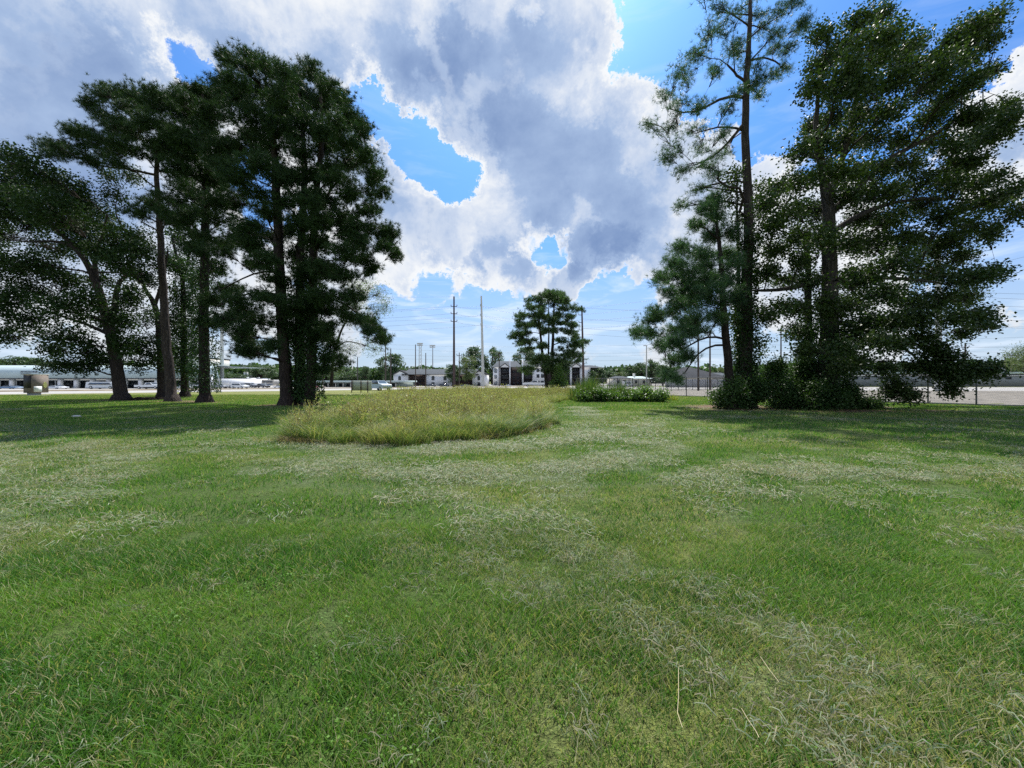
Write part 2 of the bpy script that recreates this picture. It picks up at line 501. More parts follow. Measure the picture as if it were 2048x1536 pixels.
def lawn_mat():
    m, N = new_mat('mown lawn')
    geo = N.n('ShaderNodeNewGeometry').outputs['Position']
    cl = N.n('ShaderNodeAttribute', attribute_name='clip').outputs['Fac']
    lt = N.n('ShaderNodeAttribute', attribute_name='litter').outputs['Fac']
    dry = N.n('ShaderNodeAttribute', attribute_name='dry').outputs['Fac']
    n_a = N.noise(geo, 0.35, 5, 0.6)
    n_b = N.noise(geo, 2.6, 6, 0.65)
    n_c = N.noise(geo, 28, 4, 0.7)
    n_d = N.noise(N.vmath('MULTIPLY', geo, (1, 1, 1)), 90, 2, 0.7)
    g = N.mix(N.mr(n_a, 0.3, 0.7), (0.045, 0.100, 0.018), (0.082, 0.148, 0.028))
    g = N.mix(N.mr(n_b, 0.35, 0.75, 0, 0.6), g, (0.115, 0.155, 0.045))
    g = N.mix(N.math('MULTIPLY', dry, 0.85), g, (0.25, 0.245, 0.070))
    clf = N.math('MULTIPLY', cl, N.mr(n_c, 0.25, 0.6, 0.45, 1.0), clamp=True)
    g = N.mix(clf, g, (0.165, 0.205, 0.115))
    g = N.mix(lt, g, (0.20, 0.125, 0.080))
    dk = N.math('MULTIPLY', N.mr(n_c, 0.28, 0.62, 0.45, 1.15), N.mr(n_d, 0.25, 0.7, 0.55, 1.2))
    g = N.mix(1.0, g, N.n('ShaderNodeCombineXYZ', ins={0: dk, 1: dk, 2: dk}).outputs[0], 'MULTIPLY')
    b = N.n('ShaderNodeBsdfPrincipled', ins={'Base Color': g, 'Roughness': 0.85, 'Specular IOR Level': 0.15})
    h = N.math('ADD', N.math('MULTIPLY', n_c, 0.6), N.math('MULTIPLY', n_d, 0.5))
    bp = N.n('ShaderNodeBump', ins={'Strength': 1.0, 'Distance': 0.05, 'Height': h})
    N.link(bp.outputs[0], b.inputs['Normal'])
    N.n('ShaderNodeOutputMaterial', ins={'Surface': b.outputs[0]})
    return m


def blade_mat(name, c1, c2, c3, dryc, trans=0.35):
    """grass blades; the patch (attribute on the instance) shifts the hue, each blade differs"""
    m, N = new_mat(name)
    geo = N.n('ShaderNodeNewGeometry')
    rnd = geo.outputs['Random Per Island']
    ti = N.n('ShaderNodeAttribute', attribute_type='INSTANCER', attribute_name='tint').outputs['Fac']
    dr = N.n('ShaderNodeAttribute', attribute_type='INSTANCER', attribute_name='dryness').outputs['Fac']
    c = N.mix(ti, c1, c2)
    c = N.mix(N.mr(rnd, 0.55, 1.0, 0, 0.7), c, c3)
    isd = N.math('LESS_THAN', N.math('FRACT', N.math('MULTIPLY', rnd, 17.13)), dr)
    c = N.mix(isd, c, dryc)
    b = N.n('ShaderNodeBsdfPrincipled', ins={'Base Color': c, 'Roughness': 0.5, 'Specular IOR Level': 0.18})
    t = N.n('ShaderNodeBsdfTranslucent', ins={'Color': N.mix(1.0, c, (1.3, 1.5, 0.6), 'MULTIPLY')})
    mx = N.n('ShaderNodeMixShader', ins={0: trans, 1: b.outputs[0], 2: t.outputs[0]})
    N.n('ShaderNodeOutputMaterial', ins={'Surface': mx.outputs[0]})
    return m


M['lawn'] = lawn_mat()
M['blade'] = blade_mat('lawn blades', (0.062, 0.165, 0.026), (0.132, 0.252, 0.042), (0.175, 0.275, 0.090), (0.34, 0.32, 0.17))
M['straw'] = blade_mat('cut grass', (0.165, 0.225, 0.130), (0.235, 0.280, 0.175), (0.33, 0.355, 0.245), (0.31, 0.28, 0.19), 0.28)
M['tall'] = blade_mat('tall grass blades', (0.055, 0.125, 0.030), (0.145, 0.205, 0.048), (0.30, 0.35, 0.20), (0.38, 0.34, 0.16))
M['seed'] = blade_mat('grass seed heads', (0.32, 0.36, 0.13), (0.40, 0.39, 0.18), (0.50, 0.47, 0.30), (0.34, 0.25, 0.16))
M['weed_yellow'] = blade_mat('yellow green weeds', (0.20, 0.24, 0.035), (0.30, 0.30, 0.05), (0.34, 0.34, 0.10), (0.34, 0.28, 0.1))
M['bunch'] = blade_mat('grey green bunch grass', (0.060, 0.130, 0.050), (0.11, 0.19, 0.075), (0.36, 0.42, 0.30), (0.40, 0.36, 0.2), .3)
M['clover'] = blade_mat('clover leaves', (0.07, 0.19, 0.03), (0.13, 0.26, 0.035), (0.16, 0.30, 0.05), (0.2, 0.2, 0.08))
M['tall_fresh'] = blade_mat('tall green weeds', (0.045, 0.095, 0.028), (0.085, 0.14, 0.040), (0.16, 0.22, 0.07), (0.26, 0.22, 0.11))
M['pale_straw'] = simple('pale straw', (0.5, 0.42, 0.26), .7)

# ------------------------------------------------------------------ ground
MOUND = [(-6.3, 10.2), (-4.2, 9.95), (-2.3, 10.0), (-1.2, 10.6), (-.35, 11.2), (.6, 12.6), (1.25, 14.6), (1.7, 19), (2.4, 27), (4.5, 33), (8, 37),
         (9.5, 47), (-2, 50), (-14.5, 44), (-12, 33), (-9.4, 24), (-8.2, 18), (-7.3, 13.5)]
ROWS = [  # windrows of clippings: polyline on the ground, half width, strength
    ([(-5.2, 9.3), (-2.5, 8.9), (0.3, 9.4), (2.0, 10.8), (3.0, 13.5), (3.6, 18), (4.2, 24)], 0.9, .95),
    ([(-4.6, 7.6), (-2.2, 6.9), (-.2, 6.7), (1.4, 7.0), (2.8, 8.2), (3.9, 10.5), (4.8, 14)], 0.85, 1.0),
    ([(3.4, 6.3), (4.2, 6.9), (5.6, 6.75), (7.2, 6.6), (9.4, 6.7), (13, 6.9)], 0.5, 1.1),
    ([(4.6, 7.6), (7, 7.9), (10, 7.7), (14, 8)], 0.7, .6),
    ([(-1.5, 4.25), (-.85, 3.6), (-.27, 3.2), (.1, 2.9), (.4, 2.66), (.75, 2.45), (1.0, 2.2)], 0.24, 1.0),
    ([(-.1, 4.1), (.4, 3.3), (.9, 2.75), (1.5, 2.2), (1.9, 1.8)], 0.65, .6),
    ([(0.9, 4.3), (1.8, 4.4), (3.0, 4.2)], 0.5, .3),
    ([(1.6, 2.3), (2.2, 1.9), (3.0, 1.7)], 0.4, .55),
    ([(-5.2, 7.3), (-3.3, 6.25), (-1.9, 5.5), (-.6, 5.0), (.2, 4.6)], 0.28, .65),
    ([(-16, 7.0), (-8.6, 6.6), (-6.4, 5.3), (-5.6, 4.0)], 0.9, .75),
    ([(-20, 9.4), (-11, 8.9), (-8.3, 7.8), (-7.0, 6.4)], 0.8, .7),
    ([(-26, 12.0), (-14, 10.6), (-8.5, 9.8), (-6.5, 9.6)], 0.5, .6),
    ([(-34, 17.5), (-20, 14.2), (-11, 12.4), (-8.5, 12)], 0.6, .5),
    ([(4.5, 4.15), (5.4, 3.9), (7.0, 3.5)], 0.16, .9),
    ([(4.2, 4.9), (5.6, 4.5), (7.5, 4.2)], 0.2, .5),
    ([(-1.0, 5.9), (1.0, 5.55), (3, 5.75), (5, 5.7)], 0.12, .3),
    ([(7, 19), (14, 15.5), (22, 15), (30, 15.5)], 0.9, .35),
]
TREES_AT = [(-33.5, 33, 3), (-27.4, 31, 2.6), (-24, 30, 2.6), (-14.5, 26, 3.5), (14.5, 23.6, 6.0), (20, 23.2, 6.5), (-35, 38, 2)]


TRACKS = [[(-20, 9.6), (-8, 8.9), (-5.6, 8.0), (-3.2, 6.35), (-1.2, 5.75), (.8, 5.55), (3, 5.8), (5, 6.05), (9, 6.15), (16, 6.1)],
          [(-4.5, 7.0), (-2.6, 5.7), (-.6, 5.15), (1.5, 5.0), (4, 5.25), (8, 5.35)],
          [(-22, 8.0), (-9.5, 7.4), (-7.6, 6.4), (-6.1, 5.0), (-5.0, 3.4)], [(-14, 6.3), (-7.7, 5.0), (-5.5, 3.4)],
          [(2.3, 8.2), (3.6, 9.2), (4.6, 11), (5.2, 14), (5.9, 19)], [(3.0, 7.8), (4.3, 8.9), (5.4, 10.8), (6.1, 14), (7.2, 19)],
          [(-3.4, 3.9), (-1.7, 3.6), (-.7, 2.9), (.2, 2.3), (.9, 1.75)],
          [(-30, 11.6), (-12, 10.4), (-7.5, 9.5), (-5.4, 9.2)], [(-30, 14.5), (-14, 12.2), (-8.5, 10.8)]]
for t_ in TRACKS[:6] + TRACKS[7:]:
    ROWS.append(([(x_ + .1, y_ + .24) for x_, y_ in t_], .13, .7))


def clip_mask(x, y):
    m = np.zeros(np.shape(x))
    wx = x + (fbm(x * 1.3, y * 1.3) - .5) * .45
    wy = y + (fbm(x * 1.3 + 9, y * 1.3 + 4) - .5) * .3
    for pts, w, s in ROWS:
        d = dist_poly(wx, wy, pts)
        m = np.maximum(m, s * (1 - ss(d, w * .55, w * 1.0)))
    m = np.maximum(m, .62 * in_poly(wx, wy, [(-7.6, 8.9), (-6.85, 6.25), (-5.2, 4.15), (-3.6, 2.2), (-14, 2.2), (-30, 8.9)]))
    n = fbm(x * 2.3 + 3, y * 3.6 + 8)
    g_ = dist_poly(wx, wy, MOUND + MOUND[:1])
    m = m * (.5 + .5 * ss(n, .32, .6)) * (.72 + .28 * np.sin(g_ * 6.283 / .42 + 5 * fbm(x * .8, y * .8)))
    m = m + .14 * ss(fbm(x * .8 + 40, y * .8), .5, .75)
    m *= 1 - .85 * track_mask(x, y)
    m *= 1 - .45 * ss(fbm(x * .35 + 4, y * .35 + 77, 2), .62, .8)
    return np.clip(m, 0, 1)


def track_mask(x, y):
    wx = x + (fbm(x * 1.1 + 2, y * 1.1) - .5) * .25
    m = np.zeros(np.shape(x))
    for t in TRACKS:
        m = np.maximum(m, 1 - ss(dist_poly(wx, y, t), .03, .17))
    return m * (.4 + .6 * ss(fbm(x * .9, y * .9 + 20), .35, .6))


def dry_mask(x, y):
    f = ss(y, 24, 40) * .65 + .1
    f = f + .38 * ss(fbm(x * .5 + 60, y * .5 + 3), .5, .72)
    # browner patch low in the right corner and along the wheel arcs
    f = f + .35 * np.exp(-((x - 1.4) ** 2 + (y - 1.9) ** 2) / .9)
    f = f + .35 * np.exp(-dist_poly(x, y, [(-1.0, 5.6), (.8, 5.3), (3, 5.6)]) ** 2 / .12)
    f = f + .3 * np.exp(-dist_poly(x, y, [(5, 14), (5.5, 19), (8, 24)]) ** 2 / 1.2)
    return np.clip(f, 0, 1)


def litter_mask(x, y):
    m = np.zeros(np.shape(x))
    wob = (fbm(x * .7, y * .7) - .5) * 3
    for tx, ty, r in TREES_AT:
        m = np.maximum(m, 1 - ss(np.hypot(x - tx, (y - ty) * 1.6) + wob, r * .45, r))
    m = np.maximum(m, .9 * (1 - ss(dist_poly(x, y, [(10.5, 22.4), (13, 21.4), (16, 20.8), (20, 20.8), (24, 21.3)]) + wob * .25, .35, 1.2)))
    return np.clip(m * .95, 0, 1)


def build_ground():
    xs = np.unique(np.round(np.concatenate([np.array([-3000, -1200, -500, -250, -120.]), np.arange(-70, -25, 1.0), np.arange(-25, 25, .2),
                                   np.arange(25, 70.1, 1.0), np.array([120, 250, 500, 1200, 3000.])]), 3))
    ys = np.unique(np.round(np.concatenate([np.array([-3000, -1000, -300, -100, -40, -15, -6.]), np.arange(-3, 20, .16), np.arange(20, 80.1, .8),
                                   np.array([100, 140, 200, 400, 900, 3000.])]), 3))
    X, Y = np.meshgrid(xs, ys)
    nx, ny = len(xs), len(ys)
    Z = (fbm(X * .25, Y * .25, 3) - .5) * .10 * ((np.abs(X) < 40) & (Y < 40) & (Y > -5))
    V = np.stack([X, Y, Z], -1).reshape(-1, 3)
    i = np.arange(ny - 1)[:, None] * nx + np.arange(nx - 1)[None]
    f = np.stack([i, i + 1, i + nx + 1, i + nx], -1).reshape(-1, 4)
    a = Acc(); a.add(V, f)
    o = a.obj('ground', M['lawn'], smooth=True)
    x, y = V[:, 0], V[:, 1]
    near = (np.abs(x) < 80) & (y < 85) & (y > -8)
    for nm, v in (('clip', clip_mask(x, y) * near), ('litter', litter_mask(x, y) * near), ('dry', np.where(near, dry_mask(x, y), .75))):
        at = o.data.attributes.new(nm, 'FLOAT', 'POINT'); at.data.foreach_set('value', v.astype(np.float32))
    tag(o, 'wide mown lawn with pale rows of cut grass', 'lawn', kind='structure')


def gz(x, y):
    return (fbm(np.asarray(x) * .25, np.asarray(y) * .25, 3) - .5) * .10 * ((np.abs(x) < 40) & (np.asarray(y) < 40) & (np.asarray(y) > -5))


build_ground()

RD = np.array([.81, .586]); RN = np.array([-.586, .81])   # along the highway, and away across it


def sheet(name, quad, z, mat, label, cat):
    a = Acc(); a.add([(x, y, z) for x, y in quad], [tuple(range(len(quad)))])
    o = a.obj(name, mat); tag(o, label, cat, kind='structure')
    return o


def strip(p0, p1, t0=-260, t1=420):
    q = lambda p, t: tuple(RN * p + RD * t)
    return [q(p0, t0), q(p0, t1), q(p1, t1), q(p1, t0)]


M['road'] = simple('pale road concrete', (0.35, 0.335, 0.31), 0.9, 0.1, 0.12)  # even pale concrete colour with slight mottling
M['dirt'] = simple('dry gravel and dirt', (0.19, 0.170, 0.140), 0.95, 0.4, 0.9, bump=0.5, bscale=3)
M['median'] = simple('dry grass median', (0.17, 0.13, 0.075), 0.95, 0.3, 0.5)
M['asphalt'] = simple('parking asphalt', (0.20, 0.195, 0.185), 0.95, 0.15, 0.2)
sheet('road', strip(75.5, 95), .006, M['road'], 'pale concrete carriageway on the near side of the median', 'road')
sheet('road', strip(98.5, 116), .006, M['road'], 'pale concrete carriageway on the far side of the median', 'road')
sheet('parking_lot', strip(117, 190), .008, M['concrete'], 'pale concrete lot behind the highway', 'parking lot')
med = Acc()
for i in range(340):
    t = -260 + 2 * i
    A = RN * 95 + RD * t; B = RN * 98.5 + RD * t; C_ = RN * 98.5 + RD * (t + 2); D_ = RN * 95 + RD * (t + 2)
    h = .16
    v = [(*A, 0), (*B, 0), (*C_, 0), (*D_, 0), (*(A + RN * .3), h), (*(B - RN * .3), h), (*(C_ - RN * .3), h), (*(D_ + RN * .3), h)]
    med.add(v, [(4, 5, 6, 7), (0, 4, 7, 3), (1, 2, 6, 5)])
tag(med.obj('median', M['median']), 'raised dry grass median between the carriageways', 'median', kind='structure')
sheet('dirt_lot', [(33.5, 24.2), (120, 24), (190, 60), (60, 75), (30, 88), (9.5, 55)], .010, M['dirt'], 'dry gravel lot beyond the chain link fence', 'gravel lot')
sheet('side_road', [(9.8, 70), (30, 86), (60, 70.5), (100, 62), (220, 60), (300, 98), (60, 112), (0, 118)], .016, M['road'], 'pale concrete side road beyond the gravel lot', 'road')

# ------------------------------------------------------------------ grass (instanced patches of real blades)
PROTO = bpy.data.collections.new("blade_patches")


def blades(n, spread, hmin, hmax, w, lean, seed, droop=.4, segs=2, base=0.0, flat=False):
    r = np.random.default_rng(seed)
    a = Acc()
    ang = r.random(n) * 2 * math.pi; rad = np.sqrt(r.random(n)) * spread
    bx, by = np.cos(ang) * rad, np.sin(ang) * rad
    h = hmin + (hmax - hmin) * r.random(n)
    d = r.random(n) * 2 * math.pi
    ln = h * (lean * (.3 + r.random(n)))
    dx, dy = np.cos(d), np.sin(d)
    fa = r.random(n) * math.pi
    sx, sy = np.cos(fa) * w / 2, np.sin(fa) * w / 2
    rows = []
    for k in range(segs + 1):
        t = k / segs
        off = ln * t ** (1.6)
        z = base + h * (t - droop * lean * .35 * t * t)
        if flat: z = base + .012 * np.sin(t * 3.1) * (1 + r.random(n)) + .02 * r.random(n)
        wd = (1 - t) ** .7 if k < segs else 0.0
        if flat: wd = 1.0
        cx, cy = bx + dx * off, by + dy * off
        rows.append(np.stack([cx - sx * wd, cy - sy * wd, z], -1))
        if k < segs or flat:
            rows.append(np.stack([cx + sx * wd, cy + sy * wd, z + (.002 if flat else 0)], -1))
    nr = len(rows)
    V = np.stack(rows, 1)  # n, nr, 3
    base_i = (np.arange(n) * nr)[:, None]
    V = V.reshape(-1, 3)
    quads = []
    full = segs if flat else segs - 1
    for k in range(full):
        quads.append(np.concatenate([base_i + 2 * k, base_i + 2 * k + 1, base_i + 2 * k + 3, base_i + 2 * k + 2], 1))
    first = True
    allq = np.concatenate(quads) if quads else None
    k = segs - 1
    tri = None if flat else np.concatenate([base_i + 2 * k, base_i + 2 * k + 1, base_i + 2 * k + 2], 1)
    a.add(V, allq if allq is not None else tri)
    if allq is not None and tri is not None:
        a.f.setdefault(3, []).append(tri)
    return a


def proto(name, a, mat):
    me = a.mesh(name, mat)
    o = bpy.data.objects.new(name, me)
    return o


def scatter(name, label, cat, pts, yaw, scl, tint, dry, protos, vseed=0):
    """pts (n,3): one object whose points carry instances of the patch meshes"""
    c = bpy.data.collections.new(name + "_patches")
    for p in protos: c.objects.link(p)
    me = bpy.data.meshes.new(name)
    me.vertices.add(len(pts)); me.vertices.foreach_set('co', np.asarray(pts, np.float32).ravel())
    for nm, v in (('yaw', yaw), ('scl', scl), ('tint', tint), ('dryness', dry)):
        at = me.attributes.new(nm, 'FLOAT', 'POINT'); at.data.foreach_set('value', np.asarray(v, np.float32))
    o = bpy.data.objects.new(name, me); col.objects.link(o)
    g = bpy.data.node_groups.new(name + "_scatter", 'GeometryNodeTree')
    g.interface.new_socket('Geometry', in_out='INPUT', socket_type='NodeSocketGeometry')
    g.interface.new_socket('Geometry', in_out='OUTPUT', socket_type='NodeSocketGeometry')
    n = g.nodes; L = g.links.new
    gi = n.new('NodeGroupInput'); go = n.new('NodeGroupOutput')
    ci = n.new('GeometryNodeCollectionInfo'); ci.inputs[0].default_value = c
    ci.inputs['Separate Children'].default_value = True; ci.inputs['Reset Children'].default_value = True
    ip = n.new('GeometryNodeInstanceOnPoints')
    ip.inputs['Pick Instance'].default_value = True
    rv = n.new('FunctionNodeRandomValue'); rv.data_type = 'INT'
    rv.inputs['Min'].default_value = 0; rv.inputs['Max'].default_value = len(protos) - 1; rv.inputs['Seed'].default_value = vseed
    ay = n.new('GeometryNodeInputNamedAttribute'); ay.data_type = 'FLOAT'; ay.inputs[0].default_value = 'yaw'
    sc = n.new('GeometryNodeInputNamedAttribute'); sc.data_type = 'FLOAT'; sc.inputs[0].default_value = 'scl'
    cx = n.new('ShaderNodeCombineXYZ'); cs = n.new('ShaderNodeCombineXYZ')
    L(ay.outputs[0], cx.inputs[2])
    for k in range(3): L(sc.outputs[0], cs.inputs[k])
    L(gi.outputs[0], ip.inputs['Points']); L(ci.outputs[0], ip.inputs['Instance'])
    iv = [s for s in rv.outputs if s.type == 'INT'][0]
    L(iv, ip.inputs['Instance Index'])
    er = n.new('FunctionNodeEulerToRotation'); L(cx.outputs[0], er.inputs[0]); L(er.outputs[0], ip.inputs['Rotation'])
    L(cs.outputs[0], ip.inputs['Scale']); L(ip.outputs[0], go.inputs[0])
    md = o.modifiers.new('scatter', 'NODES'); md.node_group = g
    tag(o, label, cat, kind='stuff')
    return o


def field(y0, y1, dens, wide=1.5, pad=3.0):
    """random ground points in the wedge in front of the camera (a little wider than the frame)"""
    A = 0.5 * (wide * 2 * y0 + wide * 2 * y1 + 4 * pad) * (y1 - y0)
    n = int(A * dens)
    k = n * 2
    y = y0 + (y1 - y0) * rng.random(k); x = (rng.random(k) * 2 - 1) * (wide * y1 + pad)
    ok = np.abs(x) < wide * y + pad
    x, y = x[ok][:n], y[ok][:n]
    return x, y


def build_grass():
    near = [proto('patch', blades(185, .17, .034, .08, .0052, .85, s, segs=3), M['blade']) for s in range(5)]
    mid = [proto('patch', blades(120, .32, .03, .075, .0085, .8, 20 + s, segs=2), M['blade']) for s in range(4)]
    far = [proto('patch', blades(150, .75, .03, .07, .020, .7, 40 + s, segs=1), M['blade']) for s in range(4)]
    sets = []
    for (y0, y1, dn, pr, nm) in ((.9, 4.2, 48, near, 'near'), (4.0, 10, 11, mid, 'middle'), (9.5, 24, 2.3, far, 'distant')):
        x, y = field(y0, y1, dn)
        cl = clip_mask(x, y); dr = dry_mask(x, y); lt = litter_mask(x, y)
        ok = ~in_poly(x, y, MOUND) & (rng.random(len(x)) > lt * .8)
        x, y, cl, dr = x[ok], y[ok], cl[ok], dr[ok]
        hgt = .75 + .5 * fbm(x * .9, y * .9) + .25 * rng.random(len(x)) - .32 * cl
        pts = np.stack([x, y, gz(x, y) - .004], -1)
        lab = {'near': 'fresh green lawn blades right before the viewer', 'middle': 'green lawn blades between the near turf and the tall grass',
               'distant': 'short green lawn blades around the tall grass and toward the trees'}[nm]
        lane = np.sin(dist_poly(x, y, MOUND + MOUND[:1]) * 6.283 / 1.45 + 1.5 * fbm(x * .3, y * .3))
        tint = np.clip(ss(fbm(x * 1.1 + 5, y * 1.1 + 2), .3, .7) * .65 + .15 * rng.random(len(x)) + .1 + .38 * lane, 0, 1)
        hgt = hgt * (1 - .2 * lane) * (1 - .45 * track_mask(x, y)); tint = tint * (1 - .9 * track_mask(x, y))
        scatter('grass', lab, 'grass', pts, rng.random(len(x)) * 6.28, hgt, tint, np.clip(.10 + .55 * dr + .25 * cl, 0, .9), pr, 3)
    # broad leaved lawn weeds and coarse tufts
    def rosette(s, n, L, W, h):
        r = np.random.default_rng(s); a = Acc()
        for k in range(n):
            c = np.array([*(r.normal(size=2) * .07), h * (.4 + .8 * r.random())]); an = r.random() * 6.28
            d = np.array([math.cos(an), math.sin(an), .25 * r.normal()]) * L * (.6 + .7 * r.random()); q = np.array([-math.sin(an), math.cos(an), .2 * r.normal()]) * W
            a.add([c, c + d * .5 + q, c + d, c + d * .5 - q], [(0, 1, 2, 3)])
        return a
    rs_ = [proto('rosette', rosette(180 + s, 26, .013, .0055, .035), M['clover']) for s in range(3)]
    co = [proto('coarse_tuft', blades(22, .05, .06, .16, .0075, 1.3, 190 + s, segs=4, droop=1.3), M['blade']) for s in range(4)]
    x, y = field(.9, 5, 16)
    ok = (fbm(x * 1.7 + 30, y * 1.7 + 12) + .12 * rng.random(len(x)) > .64) & (clip_mask(x, y) < .5)
    x, y = x[ok], y[ok]
    scatter('clover', 'patches of low bright clover leaves in the near lawn', 'clover', np.stack([x, y, gz(x, y) + .01], -1), rng.random(len(x)) * 6.28, .8 + .5 * rng.random(len(x)), rng.random(len(x)), 0 * x + .05, rs_, 31)
    x, y = field(.9, 9, 3.5)
    scatter('coarse_grass', 'scattered coarse longer grass tufts in the near lawn', 'grass', np.stack([x, y, gz(x, y)], -1), rng.random(len(x)) * 6.28, .5 + .6 * rng.random(len(x)), rng.random(len(x)), 0 * x + .25, co, 33)
    # loose clippings lying on the lawn
    cn = [proto('clump', blades(60, .16, .03, .10, .0030, 1.0, 60 + s, segs=3, flat=True), M['straw']) for s in range(4)]
    cm = [proto('clump', blades(90, .34, .04, .13, .0058, 1.0, 70 + s, segs=2, flat=True), M['straw']) for s in range(4)]
    cf = [proto('clump', blades(110, .7, .08, .25, .012, 1.0, 80 + s, segs=2, flat=True), M['straw']) for s in range(4)]
    for (y0, y1, dn, pr, lab) in ((.9, 4.2, 80, cn, 'pale cut grass lying in rows close to the viewer'), (4.0, 10, 24, cm, 'pale cut grass raked in arcs before the tall grass'),
                                  (9.5, 24, 4.5, cf, 'pale cut grass lying in arcs beside the tall grass')):
        x, y = field(y0, y1, dn)
        cl = clip_mask(x, y)
        ok = (rng.random(len(x)) < cl ** 1.7 * 1.0 + .02) & ~in_poly(x, y, MOUND)
        x, y, cl = x[ok], y[ok], cl[ok]
        z = gz(x, y) + .012 + .055 * rng.random(len(x)) * (.15 + cl)
        scatter('grass_clippings', lab, 'cut grass', np.stack([x, y, z], -1), rng.random(len(x)) * 6.28, .7 + .7 * rng.random(len(x)), rng.random(len(x)),
                np.clip(.15 + .5 * fbm(x, y), 0, 1), pr, 5)
    # the tall unmown grass
    tg = [proto('tuft', blades(55, .24, .35, 1.0, .016, .8, 100 + s, segs=4, droop=1.15), M['tall']) for s in range(4)]
    td = [proto('tuft', blades(60, .30, .15, .45, .010, 1.2, 110 + s, segs=3, droop=1.2), M['seed']) for s in range(3)]

    def seedtuft(s):
        r = np.random.default_rng(s); a = Acc()
        for k in range(16):
            an = r.random() * 6.28; q = r.random() * .3
            bx, by = math.cos(an) * q, math.sin(an) * q
            h = .62 + .4 * r.random(); lx, ly = (r.random(2) - .5) * .35
            pts = [(bx, by, 0), (bx + lx * .4, by + ly * .4, h * .6), (bx + lx, by + ly, h)]
            a.tube(pts, [.0035, .003, .0025], 3, False)
            for m_ in range(9):
                t = .68 + .32 * r.random()
                c = np.array([bx + lx * t, by + ly * t, h * t]); d = r.normal(size=3) * .035 + np.array([0, 0, .03])
                sd_ = r.normal(size=3) * .008
                a.add([c - sd_, c + sd_, c + d], [(0, 1, 2)])
        return a
    tsd = [proto('seed_tuft', seedtuft(130 + s), M['seed']) for s in range(4)]
    n = 26000
    x = rng.uniform(-15, 10, n); y = 9.5 + 41 * rng.random(n) ** 1.35
    ok = in_poly(x + (fbm(x * 1.1, y * 1.1) - .5) * 1.6, y + (fbm(x * 1.1 + 7, y * 1.1) - .5) * 1.2 + .3, MOUND); x, y = x[ok], y[ok]
    edge = dist_poly(x, y, MOUND + MOUND[:1])
    front = ss(14.5 - y, 0, 4)
    keep = rng.random(len(x)) < .50 + .4 * front
    x, y, edge, front = x[keep], y[keep], edge[keep], front[keep]
    pts = np.stack([x, y, gz(x, y) - .01], -1)
    sc = (.74 + .1 * ss(edge, 0, 1.2)) * (.42 + 1.1 * fbm(x * 1.2, y * 1.2, 3)) * (.7 + .5 * rng.random(len(x)))
    tint = np.clip(fbm(x * .5, y * .5) + .25 * ss(y, 14, 24), 0, 1)
    scatter('tall_grass', 'patch of tall unmown grass in the middle of the lawn', 'tall grass', pts, rng.random(len(x)) * 6.28, sc, tint,
            np.clip(.14 + .16 * ss(y, 12.5, 20) + .3 * (fbm(x, y) > .62), 0, 1), tg, 7)
    k2 = (rng.random(len(x)) < .04 + .46 * ss(edge + rng.normal(size=len(x)) * .5, .8, 3.5))
    scatter('seed_heads', 'tan seed heads standing over the tall unmown grass', 'seed heads', pts[k2], rng.random(k2.sum()) * 6.28, sc[k2] * 1.08, rng.random(k2.sum()),
            .3 + 0 * x[k2], tsd, 9)
    # big arching bunches of grey green blades along the front
    bn = [proto('bunch', blades(70, .16, .45, 1.05, .022, 1.0, 220 + s, segs=5, droop=1.25), M['bunch']) for s in range(4)]
    nb = 210
    ii = rng.integers(1, 6, nb); t = rng.random(nb); mp_ = np.array(MOUND)
    qb = mp_[ii] * (1 - t)[:, None] + mp_[ii + 1] * t[:, None]
    qb[:, 1] += .2 + 2.4 * rng.random(nb) ** 1.5; qb[:, 0] += rng.normal(size=nb) * .3
    qb = qb[fbm(qb[:, 0] * .9 + 8, qb[:, 1] * .5) > .42]
    scatter('grass_bunches', 'grey green arching grass bunches at the front of the tall grass', 'tall grass', np.stack([qb[:, 0], qb[:, 1], 0 * qb[:, 0]], -1), rng.random(len(qb)) * 6.28,
            .5 + .38 * rng.random(len(qb)), rng.random(len(qb)), .2 + 0 * qb[:, 0], bn, 8)
    # trampled dry skirt along the front edge
    e = 170; ii = rng.integers(0, 6, e); t = rng.random(e)
    mp = np.array(MOUND)
    q = mp[ii] * (1 - t)[:, None] + mp[ii + 1] * t[:, None] + rng.normal(size=(e, 2)) * .16
    patch = fbm(q[:, 0] * .8 + 3, q[:, 1] * .8) > .53
    q = q[patch]
    scatter('dry_grass', 'brown flattened grass along the front of the tall grass', 'dry grass', np.stack([q[:, 0], q[:, 1], gz(q[:, 0], q[:, 1])], -1),
            rng.random(len(q)) * 6.28, .6 + .5 * rng.random(len(q)), rng.random(len(q)), .3 + .6 * rng.random(len(q)), td, 11)
    # yellow green weeds at the back of the patch and beyond
    n = 5200
    yx = np.concatenate([rng.uniform(-14, 2, n // 2), rng.uniform(4, 14, n // 2)])
    yy = np.concatenate([rng.uniform(27, 46, n // 2), rng.uniform(30, 47, n // 2)])
    d1 = fbm(yx * .25, yy * .25, 3)
    okk = (d1 > .46) & (in_poly(yx, yy, MOUND) | in_poly(yx, yy, [(8, 31), (13, 31.5), (15.2, 35), (13.5, 46), (8, 50)]))
    yx, yy = yx[okk], yy[okk]
    yt = [proto('weed', blades(50, .3, .3, .8, .03, .5, 150 + s, segs=2, droop=.9), M['weed_yellow']) for s in range(3)]
    scatter('yellow_weeds', 'yellow green weeds behind the tall grass and by the fence', 'weeds', np.stack([yx, yy, 0 * yx], -1), rng.random(len(yx)) * 6.28,
            .7 + .5 * rng.random(len(yx)), rng.random(len(yx)), .12 + 0 * yx, yt, 13)
